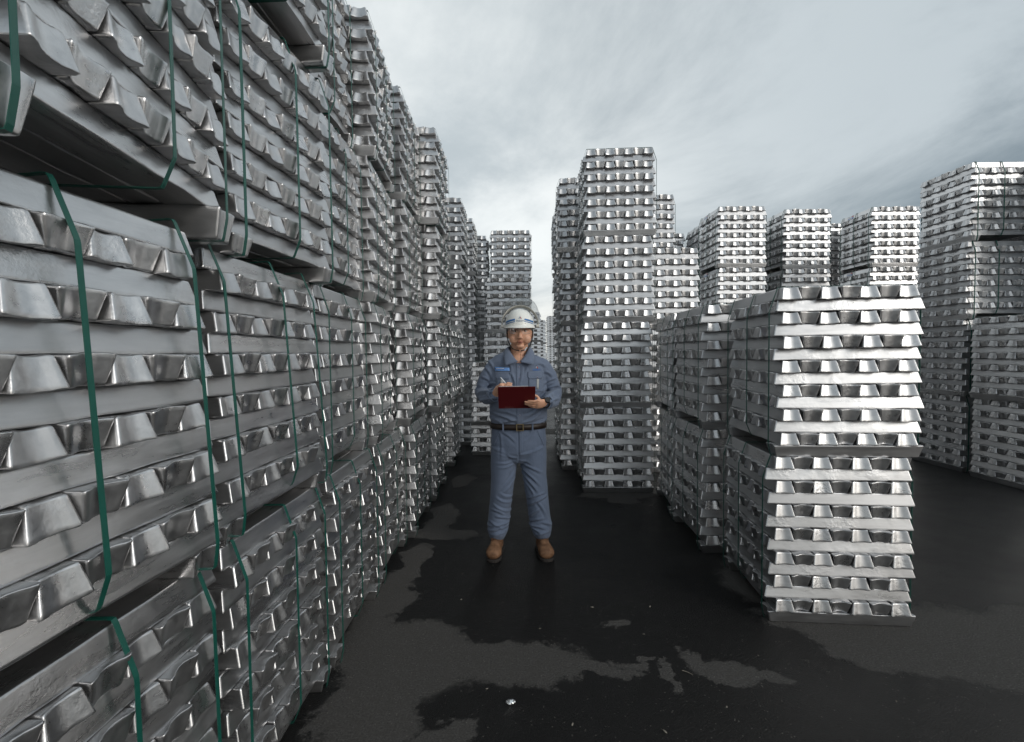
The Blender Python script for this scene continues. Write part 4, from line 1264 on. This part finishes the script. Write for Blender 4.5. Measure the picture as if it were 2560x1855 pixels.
# ------------------------------------------------------------------ a bright scrap on the asphalt
b2 = bmesh.new(); bmesh.ops.create_icosphere(b2, subdivisions=3, radius=1)  # small bright spot, built as a flattened metallic blob
for v in b2.verts:
    k = 1 + 0.35 * noise.noise(v.co * 2.1)
    v.co = Vector((v.co.x * 0.020 * k, v.co.y * 0.014 * k, max(0.0, v.co.z * 0.009 * k + 0.0035)))
blob = obj('bright_spot', mesh_bm('bright_spot', b2), flat_mat('bright_spot_metal', (0.86, 0.87, 0.88), 0.22, 1.0), None, (-0.022, 1.897, 0.0))
tag(blob, 'small bright metallic spot lying on the wet asphalt in the foreground', 'metal scrap')

# ------------------------------------------------------------------ litter on the asphalt
M_CHIP = flat_mat('pale_chip', (0.22, 0.20, 0.165), 0.7, var=0.35, scale=60)
chip_r = random.Random(21)
CHIPS = []
for k in range(4):
    b2 = bmesh.new(); bmesh.ops.create_icosphere(b2, subdivisions=2, radius=1)
    for v in b2.verts:
        q = 1 + 0.45 * noise.noise(v.co * 1.7 + Vector((k * 5.0, 0, 0)))
        v.co = Vector((v.co.x * 0.011 * q, v.co.y * 0.0045 * q, max(0.0, (v.co.z + 0.6) * 0.0022 * q)))
    me = mesh_bm('chip', b2); me.materials.append(M_CHIP); CHIPS.append(me)
for x, y in ((0.36, 3.00), (0.40, 2.62), (0.30, 3.45), (0.62, 2.36), (-0.36, 3.05), (0.12, 2.42), (0.74, 2.62), (1.15, 2.18), (-0.12, 1.98), (0.86, 1.86), (0.24, 1.78), (2.05, 2.75), (2.4, 3.1), (0.05, 3.75), (0.42, 3.9), (-0.28, 2.72), (0.55, 1.74), (1.55, 1.88)):
    o = obj('chip', chip_r.choice(CHIPS), None, None, (x + chip_r.uniform(-.03, .03), y, 0.0), (0, 0, chip_r.uniform(0, 6.28)))
    k = chip_r.uniform(0.4, 0.95); o.scale = (k, k, k)
    tag(o, 'tiny pale chip of litter lying on the asphalt', 'litter', 'tiny chips littering the asphalt')
tw = bmesh.new()
tube(tw, [(0, 0, 0.002), (0.018, 0.006, 0.003), (0.045, 0.010, 0.002)], [0.0012, 0.0014, 0.0009], 6)
o = obj('twig', mesh_bm('twig', tw), M_CHIP, None, (0.74, 2.08, 0.0), (0, 0, -0.9))
tag(o, 'thin pale twig lying on the wet asphalt right of centre', 'twig')
